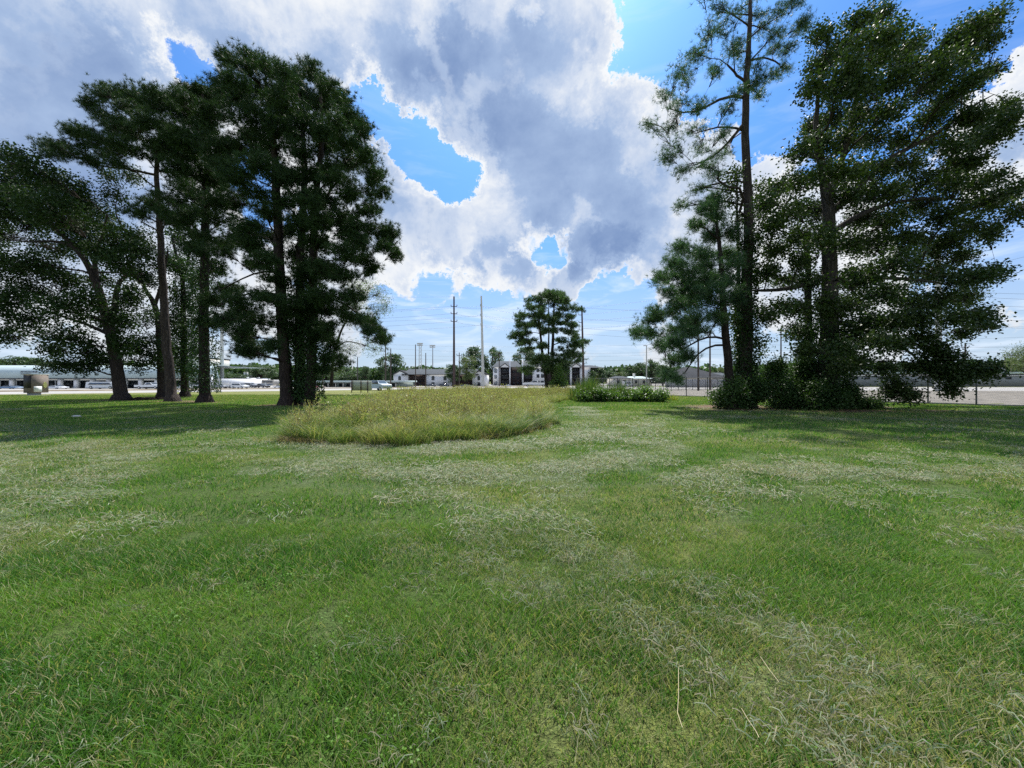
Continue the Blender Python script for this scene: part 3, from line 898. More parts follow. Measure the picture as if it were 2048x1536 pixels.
    # far lawn tufts on sunlit strip up to the road
    x = rng.uniform(-60, 33, 9000); y = rng.uniform(22, 46, 9000)
    ok = ~in_poly(x, y, MOUND) & (litter_mask(x, y) < .4) & (np.abs(x) < 1.45 * y) & (x * .78 + y * .626 < 40.2)
    x, y = x[ok], y[ok]
    ft = [proto('patch', blades(60, 1.0, .03, .08, .035, .6, 170 + s, segs=1), M['blade']) for s in range(3)]
    scatter('grass', 'dry sunlit lawn blades under and behind the trees', 'grass', np.stack([x, y, gz(x, y)], -1), rng.random(len(x)) * 6.28, .8 + .5 * rng.random(len(x)),
            rng.random(len(x)), np.clip(.1 + .4 * dry_mask(x, y), 0, 1), ft, 17)


build_grass()

# a few single straws lying on the near lawn
for pts, lab in (([(1368, 1350), (1357, 1358), (1357, 1420), (1355, 1460), (1365, 1495)], 'long bent pale straw lying on the near lawn'),
                 ([(1521, 1333), (1540, 1365), (1558, 1392)], 'straight pale straw lying right of the long bent one'),
                 ([(1483, 1440), (1495, 1465), (1512, 1495), (1518, 1512)], 'curved pale straw lying below the straight one')):
    pp = [G(*q) + np.array([0, 0, .055 + .008 * i]) for i, q in enumerate(pts)]
    a = Acc(); a.tube(pp, .0013, 5)
    tag(a.obj('straw', M['pale_straw'], smooth=True), lab, 'straw', 'loose straws')
import bmesh
bm = bmesh.new()
bmesh.ops.create_icosphere(bm, subdivisions=3, radius=1.0)
for v in bm.verts:
    k = 1 + .35 * (fbm(np.array(v.co.x * 2.5 + 5), np.array(v.co.y * 1.5 + v.co.z)) - .5)
    v.co = Vector((v.co.x * .2 * k, v.co.y * .12 * k, max(-.3, v.co.z) * .07 * k))
me = bpy.data.meshes.new('rock'); bm.to_mesh(me); bm.free(); me.materials.append(M['stone'])
o = bpy.data.objects.new('rock', me); col.objects.link(o); g = G(153, 834); o.location = (g[0], g[1], .02)
tag(o, 'small pale rock lying alone on the shaded lawn', 'rock')

# ------------------------------------------------------------------ trees
def leaves(a, C, L, W, up=.35, r=None, droop=0.0):
    """C (n,3) leaf positions; L, W sizes"""
    n = len(C)
    d = rng.normal(size=(n, 3)); d[:, 2] = d[:, 2] * .6 - droop
    d /= np.linalg.norm(d, axis=1)[:, None]
    s = rng.normal(size=(n, 3)); s[:, 2] *= (1 - up)
    s -= (s * d).sum(1)[:, None] * d; s /= np.linalg.norm(s, axis=1)[:, None] + 1e-9
    nn = np.cross(d, s)
    l = (L * (.7 + .6 * rng.random(n)))[:, None]; w = (W * (.7 + .6 * rng.random(n)))[:, None]
    v = np.stack([C, C + d * l * .45 + s * w * .5 + nn * w * .12, C + d * l, C + d * l * .45 - s * w * .5 + nn * w * .12], 1)
    i = np.arange(n)[:, None] * 4
    a.add(v.reshape(-1, 3), np.concatenate([i, i + 1, i + 2, i + 3], 1))


def needles(a, C, D, k, L, W, spread=.75):
    n = len(C)
    C = np.repeat(C, k, 0); D = np.repeat(D, k, 0)
    d = D * .75 + rng.normal(size=(n * k, 3)) * spread
    d /= np.linalg.norm(d, axis=1)[:, None]
    s = np.cross(d, rng.normal(size=(n * k, 3))); s /= np.linalg.norm(s, axis=1)[:, None] + 1e-9
    l = (L * (.7 + .5 * rng.random(n * k)))[:, None]
    C = C + d * l * .08
    v = np.stack([C - s * W / 2, C + s * W / 2, C + d * l], 1)
    i = np.arange(n * k)[:, None] * 3
    a.add(v.reshape(-1, 3), np.concatenate([i, i + 1, i + 2], 1))


def curve_pts(p0, p1, sag, n=6, wob=.06):
    t = np.linspace(0, 1, n)[:, None]
    L = np.linalg.norm(p1 - p0)
    q = p0 * (1 - t) + p1 * t
    q[:, 2] += sag * L * (np.sin(t[:, 0] * math.pi)) * .5
    q[1:-1] += rng.normal(size=(n - 2, 3)) * L * wob * np.array([1, 1, .6])
    return q


def grow_tree(name, label, base, Y, trunks, clumps, kind, mats, R=3.5, dens=1.0, group=None, ivy=None, twig_bare=0.0, leaf=None, root=None, layers=2,
              sides=9, branch_r=.055, jit=.4, grow=1.0, cat='tree'):
    """trunks: list of [(px,py,radius m,(dy))]; clumps: (px,py,rx,ry) in photo pixels, placed round the trunk at real depth"""
    bark, foliage = mats
    org = P(base[0], base[1], Y); org[2] = 0
    t_ob = empty(name, org, label, cat, group)
    ta = Acc(); ca = Acc()
    nodes = []; nrad = []
    for tr in trunks:
        pts = []; rr = []
        for q in tr:
            dy = q[3] if len(q) > 3 else 0
            pts.append(P(q[0], q[1], Y + dy)); rr.append(q[2])
        pts = np.array(pts); rr = np.array(rr)
        if pts[0, 2] < .6: pts[0, 2] = -.15
        # resample smoothly
        s = np.r_[0, np.cumsum(np.linalg.norm(np.diff(pts, axis=0), axis=1))]
        m_ = max(6, int(s[-1] / .7)); u_ = np.linspace(0, s[-1], m_)
        q = np.stack([np.interp(u_, s, pts[:, i]) for i in range(3)], 1); r_ = np.interp(u_, s, rr)
        qs = q.copy(); qs[1:-1] = (q[:-2] + q[1:-1] * 2 + q[2:]) / 4
        qs[1:-1, :2] += rng.normal(size=(m_ - 2, 2)) * .02
        if pts[0, 2] < .1:   # root flare
            extra = qs[0] * .85 + qs[1] * .15; extra[2] = .12
            top = qs[0] * .5 + qs[1] * .5; top[2] = .5
            qs = np.vstack([qs[:1], extra, top, qs[1:]]); r_ = np.r_[r_[0] * 1.75, r_[0] * 1.5, r_[0] * 1.12, r_[1:]]
            qs = qs[np.argsort(qs[:, 2], kind='stable')] if (np.diff(qs[:, 2]) < 0).any() and abs(tr[-1][0] - tr[0][0]) < 60 else qs
        ta.tube(qs - org, r_, sides)
        nodes.append(qs[2:] if pts[0, 2] < .1 else qs); nrad.append(r_[2:] if pts[0, 2] < .1 else r_)
    nodes = np.vstack(nodes); nrad = np.concatenate(nrad); ncost = np.zeros(len(nodes))
    axis_y = Y
    items = []
    for c in clumps:
        px, py, rx, ry = c[:4]; rx *= grow; ry *= grow
        for l in range(layers):
            z = EYE + (HZ - py) / F * Y
            near = nodes[:, 2]; k = np.argmin(np.abs(near - z) + np.abs(nodes[:, 0] - (px - 1024) / F * Y) * .3)
            dx = (px - 1024) / F * Y - nodes[k, 0]
            lim = math.sqrt(max(R * R - dx * dx, (.35 * R) ** 2))
            dy = c[4] if len(c) > 4 else rng.uniform(-1, 1) * lim * .9
            p = P(px + (rng.normal() * rx * jit if l else 0), py + (rng.normal() * ry * jit if l else 0), Y + dy)
            items.append((np.linalg.norm(p - nodes[k]), p, rx / F * (Y + dy), ry / F * (Y + dy)))
    items.sort(key=lambda q: q[0])
    AC = []; AD = []
    for _, p, rx, rz in items:
        vec = p - nodes
        dd = np.linalg.norm(vec, axis=1)
        cost = dd + .35 * ncost + 2.2 * np.maximum(0, nodes[:, 2] - p[2] + .12 * dd) + (.25 if kind == 'broad' else 0) * np.maximum(0, p[2] - nodes[:, 2] - dd * .8)
        cost[nodes[:, 2] < 1.2] += 2
        j = int(np.argmin(cost))
        sag = .16 if kind == 'pine' else .12
        end = p + np.array([0, 0, -rz * .3])
        q = curve_pts(nodes[j], end, sag, max(5, int(dd[j] / .6)), .035)
        rb = min(nrad[j] * .6, branch_r * (.35 + dd[j] * .22) + .01)
        rad = np.linspace(rb, max(.008, rb * .28), len(q))
        ta.tube(q - org, rad, 5)
        nodes = np.vstack([nodes, q[2:]]); nrad = np.r_[nrad, rad[2:]]; ncost = np.r_[ncost, ncost[j] + np.linspace(0, dd[j], len(q))[2:]]
        # twigs into the clump
        vol = rx * rz
        nt = int(max(10, ((46 if kind == 'pine' else 58) * (vol ** .75) * dens + 9) * (1.0 if layers == 1 else .62)))
        e = rng.normal(size=(nt, 3)); e /= np.linalg.norm(e, axis=1)[:, None]
        e *= (rng.random(nt) ** .45)[:, None]
        tips = p + e * np.array([rx, max(rx, .5) * .95, rz])
        for tp in tips:
            w = rng.random() * .5 + .5
            st = q[int(w * (len(q) - 1))]
            tw = curve_pts(st, tp, .12, 4, .05)
            ta.tube(tw - org, [.016, .012, .009, .006], 3, False)
            dr = tp - st; dr = dr / (np.linalg.norm(dr) + 1e-9)
            if rng.random() < twig_bare: continue
            if kind == 'pine':
                m_ = 6
                tt = .45 + .55 * rng.random(m_); tt[0] = 1.0
                C = st + (tp - st) * tt[:, None] + rng.normal(size=(m_, 3)) * .16
                AC.append(C); AD.append(np.repeat((dr * .7 + np.array([0, 0, .65]))[None], m_, 0) + rng.normal(size=(m_, 3)) * .25)
            else:
                AC.append(tp[None] + rng.normal(size=(leaf[2], 3)) * leaf[3])
    if AC:
        C = np.vstack(AC) - org
        if kind == 'pine':
            D = np.vstack(AD); D /= np.linalg.norm(D, axis=1)[:, None]
            k, L, W = leaf
            needles(ca, C, D, k, L, W)
        else:
            leaves(ca, C, leaf[0], leaf[1], droop=.35)
    tk = ta.obj('trunk', bark, t_ob, smooth=True)
    ca.obj('crown', foliage, t_ob)
    if ivy:
        ia = Acc()
        for tr_i, z0, z1, rr, n in ivy:
            tr = trunks[tr_i]
            zz = z0 + (z1 - z0) * rng.random(n) ** 1.1
            pts = np.array([P(q[0], q[1], Y + (q[3] if len(q) > 3 else 0)) for q in tr]); rad = np.array([q[2] for q in tr])
            o_ = np.argsort(pts[:, 2])
            cx = np.interp(zz, pts[o_, 2], pts[o_, 0]); cy = np.interp(zz, pts[o_, 2], pts[o_, 1]); rd = np.interp(zz, pts[o_, 2], rad[o_])
            an = rng.random(n) * 6.283
            bulge = .55 + .9 * fbm(zz * .9 + tr_i * 7, an * .6)
            ro = rd + rr * bulge * rng.random(n) ** .6
            C = np.stack([cx + np.cos(an) * ro, cy + np.sin(an) * ro, zz], 1) - org
            leaves(ia, C, .13, .11, droop=.5)
        ia.obj('ivy', M['ivy'], t_ob)
    return t_ob


PN = (20, .27, .024)     # needles per tuft, length, width
BL_ = (.15, .105, 16, .26)  # leaf length, width, leaves per twig, spread
# --- left group
grow_tree('oak_tree', 'broad leaning oak with a thick flared trunk, nearest the brick sign', (242, 800), 33,
          [[(243, 800, .50), (238, 760, .44), (232, 720, .40), (225, 680, .37), (214, 640, .34), (203, 600, .31), (193, 565, .28), (178, 530, .24), (150, 495, .2), (120, 465, .17), (90, 440, .13), (60, 410, .09)],
           [(220, 655, .26), (228, 628, .22), (232, 590, .19), (238, 560, .16), (255, 545, .12), (285, 548, .08)],
           [(193, 565, .2), (187, 530, .17), (195, 505, .14), (205, 470, .1), (215, 430, .07)],
           [(150, 495, .13), (110, 480, .1), (70, 485, .08), (20, 480, .05)],
           [(222, 670, .17), (190, 655, .13), (150, 640, .1), (100, 625, .07)]],
          [(20, 315, 38, 28), (58, 335, 45, 32), (12, 370, 45, 40), (75, 375, 52, 36), (128, 372, 40, 34), (165, 405, 45, 38), (112, 425, 55, 40), (195, 440, 42, 38), (232, 478, 36, 34),
           (60, 445, 40, 22), (15, 430, 38, 26), (240, 525, 36, 26), (272, 500, 25, 22), (175, 480, 42, 30), (120, 500, 46, 26), (55, 520, 46, 26), (12, 535, 34, 26), (18, 600, 38, 30),
           (75, 580, 46, 26), (128, 615, 50, 30), (175, 600, 32, 24), (55, 640, 42, 26), (18, 672, 24, 18), (128, 672, 46, 22), (105, 700, 22, 15), (170, 700, 46, 20), (245, 640, 26, 30),
           (262, 585, 26, 20), (205, 560, 26, 16), (280, 550, 24, 14), (245, 690, 22, 26), (118, 728, 36, 13), (160, 735, 28, 10), (90, 540, 40, 20), (140, 560, 35, 20), (35, 395, 40, 30), (150, 450, 45, 30),
           (-50, 400, 55, 60), (-60, 500, 55, 50), (-50, 600, 50, 45), (75, 415, 45, 28), (205, 505, 30, 22), (5, 470, 30, 25), (215, 640, 28, 24), (200, 720, 28, 14), (270, 690, 18, 20)],
          'broad', (M['bark'], M['oak']), R=6, dens=.60, layers=1, group='trees of the left stand', leaf=(.19, .14, 26, .27), branch_r=.07)
grow_tree('pine_tree', 'tall slender pine with a bare leaning trunk and a flat wind swept crown', (346, 802), 31,
          [[(346, 802, .38), (341, 760, .34), (333, 690, .31), (328, 600, .27), (323, 520, .24), (319, 440, .21), (314, 380, .18), (312, 330, .15), (317, 280, .11), (325, 235, .07)],
           [(312, 350, .10), (285, 345, .09), (255, 336, .075), (215, 336, .06), (170, 322, .045), (130, 305, .03)]],
          [(195, 183, 28, 12), (230, 182, 26, 11), (268, 188, 34, 13), (306, 183, 32, 13), (340, 203, 28, 16), (183, 212, 20, 12), (213, 232, 36, 12), (258, 248, 40, 13), (298, 238, 32, 16),
           (150, 262, 28, 11), (178, 274, 38, 13), (222, 288, 38, 13), (266, 298, 38, 12), (90, 292, 24, 8), (125, 304, 28, 10), (308, 286, 26, 14), (218, 322, 28, 9), (178, 318, 22, 9), (342, 300, 26, 18),
           (345, 348, 24, 14), (298, 408, 26, 9), (278, 424, 26, 10), (330, 428, 22, 9), (348, 268, 22, 16), (240, 215, 24, 9), (290, 212, 24, 10), (150, 290, 24, 9), (265, 270, 26, 9), (310, 210, 24, 10), (240, 265, 26, 9)],
          'pine', (M['bark_pale'], M['needle']), R=5, dens=.78, grow=1.12, group='trees of the left stand', leaf=PN)
grow_tree('forked_tree', 'dark forked hardwood close behind the leaning pine', (323, 797), 36,
          [[(324, 797, .34), (322, 740, .30), (320, 690, .27), (316, 640, .24), (311, 607, .22), (296, 590, .16), (281, 560, .13), (262, 540, .1), (250, 500, .07)], [(311, 607, .16), (320, 580, .13), (330, 540, .1), (336, 500, .07)],
           [(268, 545, .08), (255, 470, .07), (228, 425, .05), (238, 380, .03)]],
          [(300, 500, 24, 18), (278, 470, 26, 20), (288, 640, 28, 20), (300, 712, 24, 20), (272, 732, 18, 10), (250, 600, 22, 15), (338, 690, 18, 20), (318, 530, 22, 20), (290, 680, 24, 14), (330, 730, 22, 14), (345, 640, 20, 20),
           (232, 385, 26, 15), (268, 350, 20, 14), (215, 345, 18, 12), (305, 560, 20, 14)],
          'broad', (M['bark'], M['oak']), R=3, dens=.5, group='trees of the left stand', leaf=(.18, .12, 20, .28))
grow_tree('ivy_clad_tree', 'leafy hardwood with ivy on its stem between the leaning pine and the ivy clad pine', (370, 794), 40,
          [[(370, 794, .38), (369, 740, .33), (368, 680, .28), (366, 620, .24), (366, 560, .2), (352, 510, .14), (345, 470, .09)], [(366, 560, .15), (382, 500, .11), (392, 460, .08)]],
          [(358, 480, 22, 24), (370, 535, 26, 24), (350, 578, 22, 20), (386, 615, 28, 28), (350, 655, 18, 24), (392, 695, 22, 24), (360, 728, 22, 16), (376, 440, 20, 18), (345, 520, 18, 18), (400, 560, 22, 20), (385, 742, 20, 10), (345, 700, 18, 14), (398, 655, 20, 18)],
          'broad', (M['bark'], M['ivy']), R=3, dens=.55, grow=1.12, group='trees of the left stand', ivy=[(0, .6, 14, .6, 2600)], leaf=(.19, .13, 20, .3))
grow_tree('pine_tree', 'dark stout pine with ivy on its trunk, alone left of the three close trunks', (410, 804), 30,
          [[(410, 804, .40), (409, 760, .36), (408, 700, .34), (408, 600, .32), (411, 500, .29), (413, 420, .26), (414, 340, .21), (410, 260, .15), (405, 190, .08)]],
          [(385, 175, 26, 12), (350, 190, 24, 12), (420, 188, 32, 18), (372, 220, 38, 20), (400, 248, 42, 22), (360, 268, 32, 20), (428, 288, 42, 22), (380, 310, 42, 22), (350, 330, 28, 14), (400, 345, 42, 22),
           (438, 358, 36, 22), (370, 380, 38, 15), (430, 400, 38, 15), (348, 400, 28, 12), (390, 430, 42, 13), (350, 438, 32, 11), (440, 438, 38, 14), (400, 470, 32, 12), (455, 488, 32, 11), (380, 498, 24, 11),
           (432, 538, 32, 14), (450, 575, 26, 14), (420, 600, 28, 12), (440, 648, 28, 10), (466, 632, 24, 9), (440, 225, 30, 18), (400, 210, 30, 14), (445, 320, 30, 18), (345, 290, 24, 14), (380, 280, 34, 18)],
          'pine', (M['bark'], M['needle']), R=4.5, dens=.98, grow=1.12, group='trees of the left stand', ivy=[(0, .8, 11.5, .7, 5200)], leaf=PN)
grow_tree('pine_tree', 'tall dark pine with its thick straight trunk leftmost of the three close trunks', (574, 811), 26,
          [[(575, 811, .42), (572, 760, .38), (566, 690, .36), (562, 600, .34), (557, 500, .30), (554, 400, .26), (550, 320, .21), (543, 240, .15), (530, 160, .08)],
           [(556, 545, .08), (540, 540, .07), (515, 542, .06), (480, 560, .045), (440, 580, .03)], [(560, 590, .08), (520, 580, .06), (480, 590, .05), (430, 615, .03)]],
          [(448, 126, 20, 14), (490, 125, 28, 14), (530, 135, 30, 16), (570, 150, 28, 18), (470, 158, 33, 18), (520, 178, 42, 22), (570, 200, 38, 22), (478, 218, 44, 22), (530, 238, 42, 22), (500, 278, 42, 22),
           (550, 298, 36, 20), (468, 298, 36, 20), (520, 328, 40, 20), (560, 350, 32, 18), (478, 348, 36, 16), (505, 385, 38, 14), (458, 400, 36, 14), (530, 425, 28, 13), (498, 450, 32, 11), (470, 470, 36, 13),
           (510, 490, 32, 14), (545, 478, 24, 14), (440, 500, 32, 11), (535, 512, 32, 12), (500, 530, 28, 11), (520, 592, 34, 12), (518, 640, 36, 26), (490, 678, 24, 18), (505, 702, 20, 12), (470, 600, 26, 9),
           (450, 640, 18, 10), (545, 690, 14, 16), (545, 560, 22, 14), (480, 655, 20, 14), (480, 180, 30, 16), (450, 190, 24, 14), (555, 250, 30, 18), (450, 330, 28, 14), (475, 700, 14, 10)],
          'pine', (M['bark'], M['needle']), R=5, dens=.98, grow=1.12, group='trees of the left stand', leaf=PN)
grow_tree('pine_tree', 'ivy wrapped pine in the middle of the three close trunks', (600, 811), 26.6,
          [[(600, 811, .36), (600, 760, .34), (600, 690, .31), (600, 600, .29), (601, 500, .25), (606, 420, .22), (610, 350, .18), (608, 280, .14), (598, 190, .07)]],
          [(594, 142, 16, 12), (590, 180, 33, 20), (628, 200, 36, 22), (620, 248, 38, 22), (600, 298, 33, 18), (612, 345, 30, 16), (610, 398, 33, 16), (600, 448, 33, 20), (600, 508, 33, 22), (608, 560, 36, 24),
           (590, 618, 36, 24), (600, 690, 26, 30), (575, 400, 28, 14), (570, 350, 28, 18), (640, 540, 30, 18), (620, 655, 26, 20), (575, 460, 24, 14), (600, 225, 30, 18), (590, 270, 30, 16), (585, 655, 24, 20)],
          'pine', (M['bark'], M['needle']), R=3.6, dens=.9, grow=1.12, group='trees of the left stand', ivy=[(0, .2, 8.5, .55, 5200)], leaf=PN)
grow_tree('pine_tree', 'full pine leaning out over the tall grass, rightmost of the three close trunks', (620, 811), 26.0,
          [[(619, 811, .36), (622, 760, .33), (624, 690, .31), (626, 600, .28), (626, 500, .25), (630, 420, .22), (638, 340, .18), (645, 260, .13), (640, 175, .07)],
           [(630, 430, .11), (655, 400, .09), (668, 350, .07), (676, 310, .05)], [(612, 425, .1), (570, 375, .07), (560, 330, .05)], [(640, 590, .08), (680, 600, .07), (720, 630, .05), (755, 662, .03)]],
          [(620, 146, 26, 14), (650, 165, 28, 18), (680, 200, 24, 18), (670, 238, 33, 20), (700, 240, 20, 16), (650, 288, 36, 20), (700, 288, 28, 20), (725, 260, 20, 16), (740, 310, 18, 20), (700, 330, 32, 18),
           (650, 338, 32, 18), (742, 350, 20, 16), (700, 385, 32, 15), (750, 388, 18, 14), (660, 398, 32, 15), (738, 420, 26, 12), (690, 430, 28, 11), (640, 440, 36, 20), (752, 460, 26, 12), (718, 450, 26, 12),
           (698, 470, 26, 11), (776, 490, 20, 11), (792, 508, 10, 8), (640, 490, 36, 22), (680, 500, 36, 15), (718, 520, 28, 12), (742, 538, 18, 8), (650, 540, 36, 17), (690, 550, 36, 14), (660, 590, 36, 15),
           (700, 590, 28, 12), (640, 620, 36, 20), (690, 622, 36, 14), (730, 640, 28, 12), (755, 663, 18, 9), (770, 678, 12, 7), (665, 688, 22, 14), (680, 716, 18, 10), (650, 738, 13, 8), (725, 485, 30, 12), (765, 470, 18, 10),
           (640, 210, 28, 16), (660, 265, 28, 16), (685, 355, 28, 14), (625, 395, 26, 16), (655, 715, 16, 12), (640, 660, 22, 18)],
          'pine', (M['bark'], M['needle']), R=4.5, dens=1.0, grow=1.12, group='trees of the left stand', ivy=[(0, .3, 9.5, .6, 5200)], leaf=PN)
grow_tree('willow_tree', 'pale feathery small tree showing behind the right side of the left pines', (664, 774), 52,
          [[(663, 774, .24), (664, 740, .2), (668, 700, .17), (685, 655, .13), (705, 620, .1), (725, 590, .06)], [(668, 700, .1), (690, 680, .08), (730, 690, .05)]],
          [(728, 590, 26, 18), (762, 588, 20, 20), (750, 615, 30, 16), (718, 570, 26, 13), (700, 640, 22, 12), (775, 610, 12, 16), (740, 575, 20, 12), (712, 610, 24, 16), (656, 735, 16, 12), (730, 690, 30, 14), (700, 700, 24, 14), (750, 700, 18, 10)],
          'broad', (M['bark'], M['willow']), R=3, dens=.38, twig_bare=.25, leaf=(.22, .06, 14, .42))

# --- centre pines by the road
for nm, lab, b, tr, cl in (
    ('pine_tree', 'leaning half of the pair of pines standing alone by the highway', (1094, 777),
     [[(1094, 777, .42), (1090, 740, .36), (1084, 700, .3), (1080, 660, .24), (1077, 620, .16), (1078, 596, .08)], [(1092, 760, .2), (1097, 700, .2), (1098, 640, .14), (1097, 600, .08)]],
     [(1095, 590, 6, 5), (1077, 600, 9, 6), (1097, 602, 8, 6), (1063, 614, 8, 5), (1083, 613, 9, 6), (1048, 630, 10, 5.5), (1071, 629, 9, 5), (1039, 648, 8, 4.5), (1057, 650, 11, 5), (1077, 648, 9, 5),
      (1032, 668, 8, 5.5), (1048, 667, 11, 5), (1042, 683, 9, 4), (1065, 680, 10, 3.5), (1092, 660, 9, 6), (1062, 698, 10, 3.5), (1084, 714, 11, 6), (1071, 726, 12, 5), (1060, 737, 12, 4.5), (1087, 734, 10, 5), (1085, 690, 9, 4), (1090, 632, 8, 6)]),
    ('pine_tree', 'straight taller half of the pair of pines standing alone by the highway', (1105, 777),
     [[(1105, 777, .46), (1105, 740, .4), (1105, 700, .34), (1107, 650, .26), (1108, 610, .16), (1109, 588, .07)], [(1106, 690, .12), (1125, 683, .1), (1145, 684, .07), (1160, 688, .04)]],
     [(1107, 588, 9, 5.5), (1121, 589, 8, 5.5), (1133, 598, 8, 6.5), (1115, 598, 11, 7), (1127, 611, 11, 6), (1148, 620, 9, 5), (1118, 627, 11, 6), (1143, 633, 8, 5), (1106, 642, 8, 5), (1128, 646, 11, 4.5), (1146, 648, 9, 4.5),
      (1112, 660, 9, 5), (1140, 663, 11, 5), (1149, 673, 8, 4.5), (1165, 684, 8, 4.5), (1155, 687, 9, 3.5), (1120, 682, 9, 3), (1125, 698, 11, 6), (1136, 711, 13, 6), (1153, 711, 9, 6), (1100, 721, 11, 7), (1121, 726, 15, 7), (1139, 724, 12, 5), (1112, 742, 10, 6)])):
    grow_tree(nm, lab, b, 86, tr, [(q[0], q[1], q[2] * 1.4, q[3] * 1.3) for q in cl], 'pine', (M['bark'], M['needle_far']), R=6, dens=.40, layers=4, jit=.7, group='pair of pines by the highway', leaf=(11, .42, .05), branch_r=.07, sides=7)
grow_tree('small_tree', 'bright green bushy young tree at the foot of the pair of pines', (1120, 777), 82, [[(1120, 777, .1), (1119, 760, .07), (1119, 738, .03)]],
          [(1116, 765, 12, 8), (1124, 756, 9, 8), (1115, 750, 8, 8), (1118, 738, 5, 6), (1126, 768, 9, 6), (1107, 768, 6, 5)], 'broad', (M['bark'], M['fresh']), R=1.6, dens=.6, leaf=(.32, .2, 12, .4), sides=5)

# --- right group
grow_tree('pine_tree', 'very tall open pine rising out of the top of the photo', (1492, 818), 23.6,
          [[(1492, 818, .40), (1493, 770, .36), (1493, 700, .34), (1493, 600, .32), (1496, 500, .29), (1497, 420, .26), (1493, 330, .235), (1490, 250, .21), (1493, 170, .18), (1497, 90, .14), (1501, 20, .11), (1503, -50, .07), (1503, -90, .03)],
           [(1491, 195, .11), (1465, 188, .09), (1435, 200, .075), (1400, 222, .06), (1372, 232, .045), (1340, 218, .03)], [(1489, 245, .1), (1465, 275, .08), (1445, 300, .065), (1420, 318, .045), (1390, 330, .03)],
           [(1490, 262, .08), (1465, 252, .06), (1430, 255, .045), (1395, 265, .03)], [(1489, 162, .08), (1470, 148, .07), (1455, 130, .05)], [(1500, 122, .06), (1530, 112, .05), (1560, 130, .04)]],
          [(1431, 12, 24, 13), (1470, 33, 28, 13), (1420, 55, 28, 12), (1384, 110, 28, 12), (1442, 65, 26, 10), (1470, 85, 24, 12), (1355, 142, 20, 10), (1404, 104, 26, 11), (1327, 186, 26, 13), (1377, 164, 24, 11),
           (1426, 142, 22, 10), (1355, 213, 24, 11), (1298, 246, 16, 8), (1404, 213, 24, 9), (1448, 218, 22, 11), (1338, 257, 26, 10), (1382, 257, 22, 9), (1349, 293, 26, 10), (1398, 293, 26, 10), (1448, 262, 18, 8),
           (1415, 328, 24, 10), (1448, 306, 18, 10), (1366, 345, 20, 9), (1384, 378, 16, 10), (1362, 412, 8, 6), (1420, 355, 18, 8), (1340, 318, 18, 8), (1519, 33, 22, 10), (1568, 22, 22, 10), (1612, 38, 14, 9), (1524, 60, 24, 8),
           (1562, 66, 20, 9), (1546, 98, 20, 8), (1582, 98, 16, 9), (1546, 148, 22, 9), (1570, 144, 18, 8), (1513, 164, 16, 8), (1519, 197, 16, 7), (1480, 180, 16, 11), (1600, 62, 14, 8),
           (1460, -30, 44, 18), (1545, -30, 44, 18), (1500, -70, 36, 18), (1400, -20, 26, 14), (1590, 0, 20, 12), (1470, 110, 20, 8), (1510, 130, 16, 8)],
          'pine', (M['bark_pale'], M['needle_blue']), R=4.4, dens=.42, twig_bare=.12, group='trees of the right stand', ivy=[(0, .3, 10.5, .35, 6500)], leaf=(14, .24, .015))
grow_tree('pine_tree', 'lower bushy blue green pine left of the very tall pine', (1462, 808), 22.4,
          [[(1464, 808, .27), (1460, 760, .24), (1455, 710, .22), (1449, 650, .2), (1445, 590, .17), (1440, 520, .13), (1435, 460, .09), (1430, 400, .04)],
           [(1451, 678, .07), (1425, 670, .06), (1395, 680, .05), (1365, 700, .04)], [(1452, 690, .07), (1420, 688, .055), (1390, 712, .045), (1370, 745, .03)]],
          [(1431, 399, 20, 12), (1404, 421, 20, 12), (1431, 432, 26, 14), (1388, 448, 16, 10), (1462, 459, 22, 14), (1420, 470, 28, 16), (1360, 492, 20, 12), (1349, 525, 23, 14), (1398, 508, 33, 18), (1446, 508, 28, 16),
           (1377, 546, 30, 16), (1426, 552, 35, 20), (1322, 557, 22, 12), (1338, 579, 26, 12), (1382, 590, 35, 18), (1431, 596, 35, 20), (1302, 639, 24, 12), (1276, 667, 14, 11), (1338, 628, 28, 14), (1393, 634, 35, 18),
           (1440, 634, 28, 18), (1295, 665, 20, 10), (1349, 661, 30, 11), (1402, 661, 32, 12), (1327, 689, 18, 9), (1355, 689, 23, 14), (1377, 710, 20, 11), (1349, 721, 22, 13), (1333, 747, 18, 10), (1349, 758, 13, 7),
           (1470, 590, 20, 22), (1472, 520, 18, 22), (1380, 610, 25, 16), (1365, 560, 22, 14), (1400, 570, 30, 16), (1360, 605, 22, 14), (1375, 650, 26, 12), (1452, 560, 24, 18), (1410, 530, 26, 14)],
          'pine', (M['bark'], M['needle_blue']), R=3.8, dens=1.15, group='trees of the right stand', leaf=(16, .26, .017))
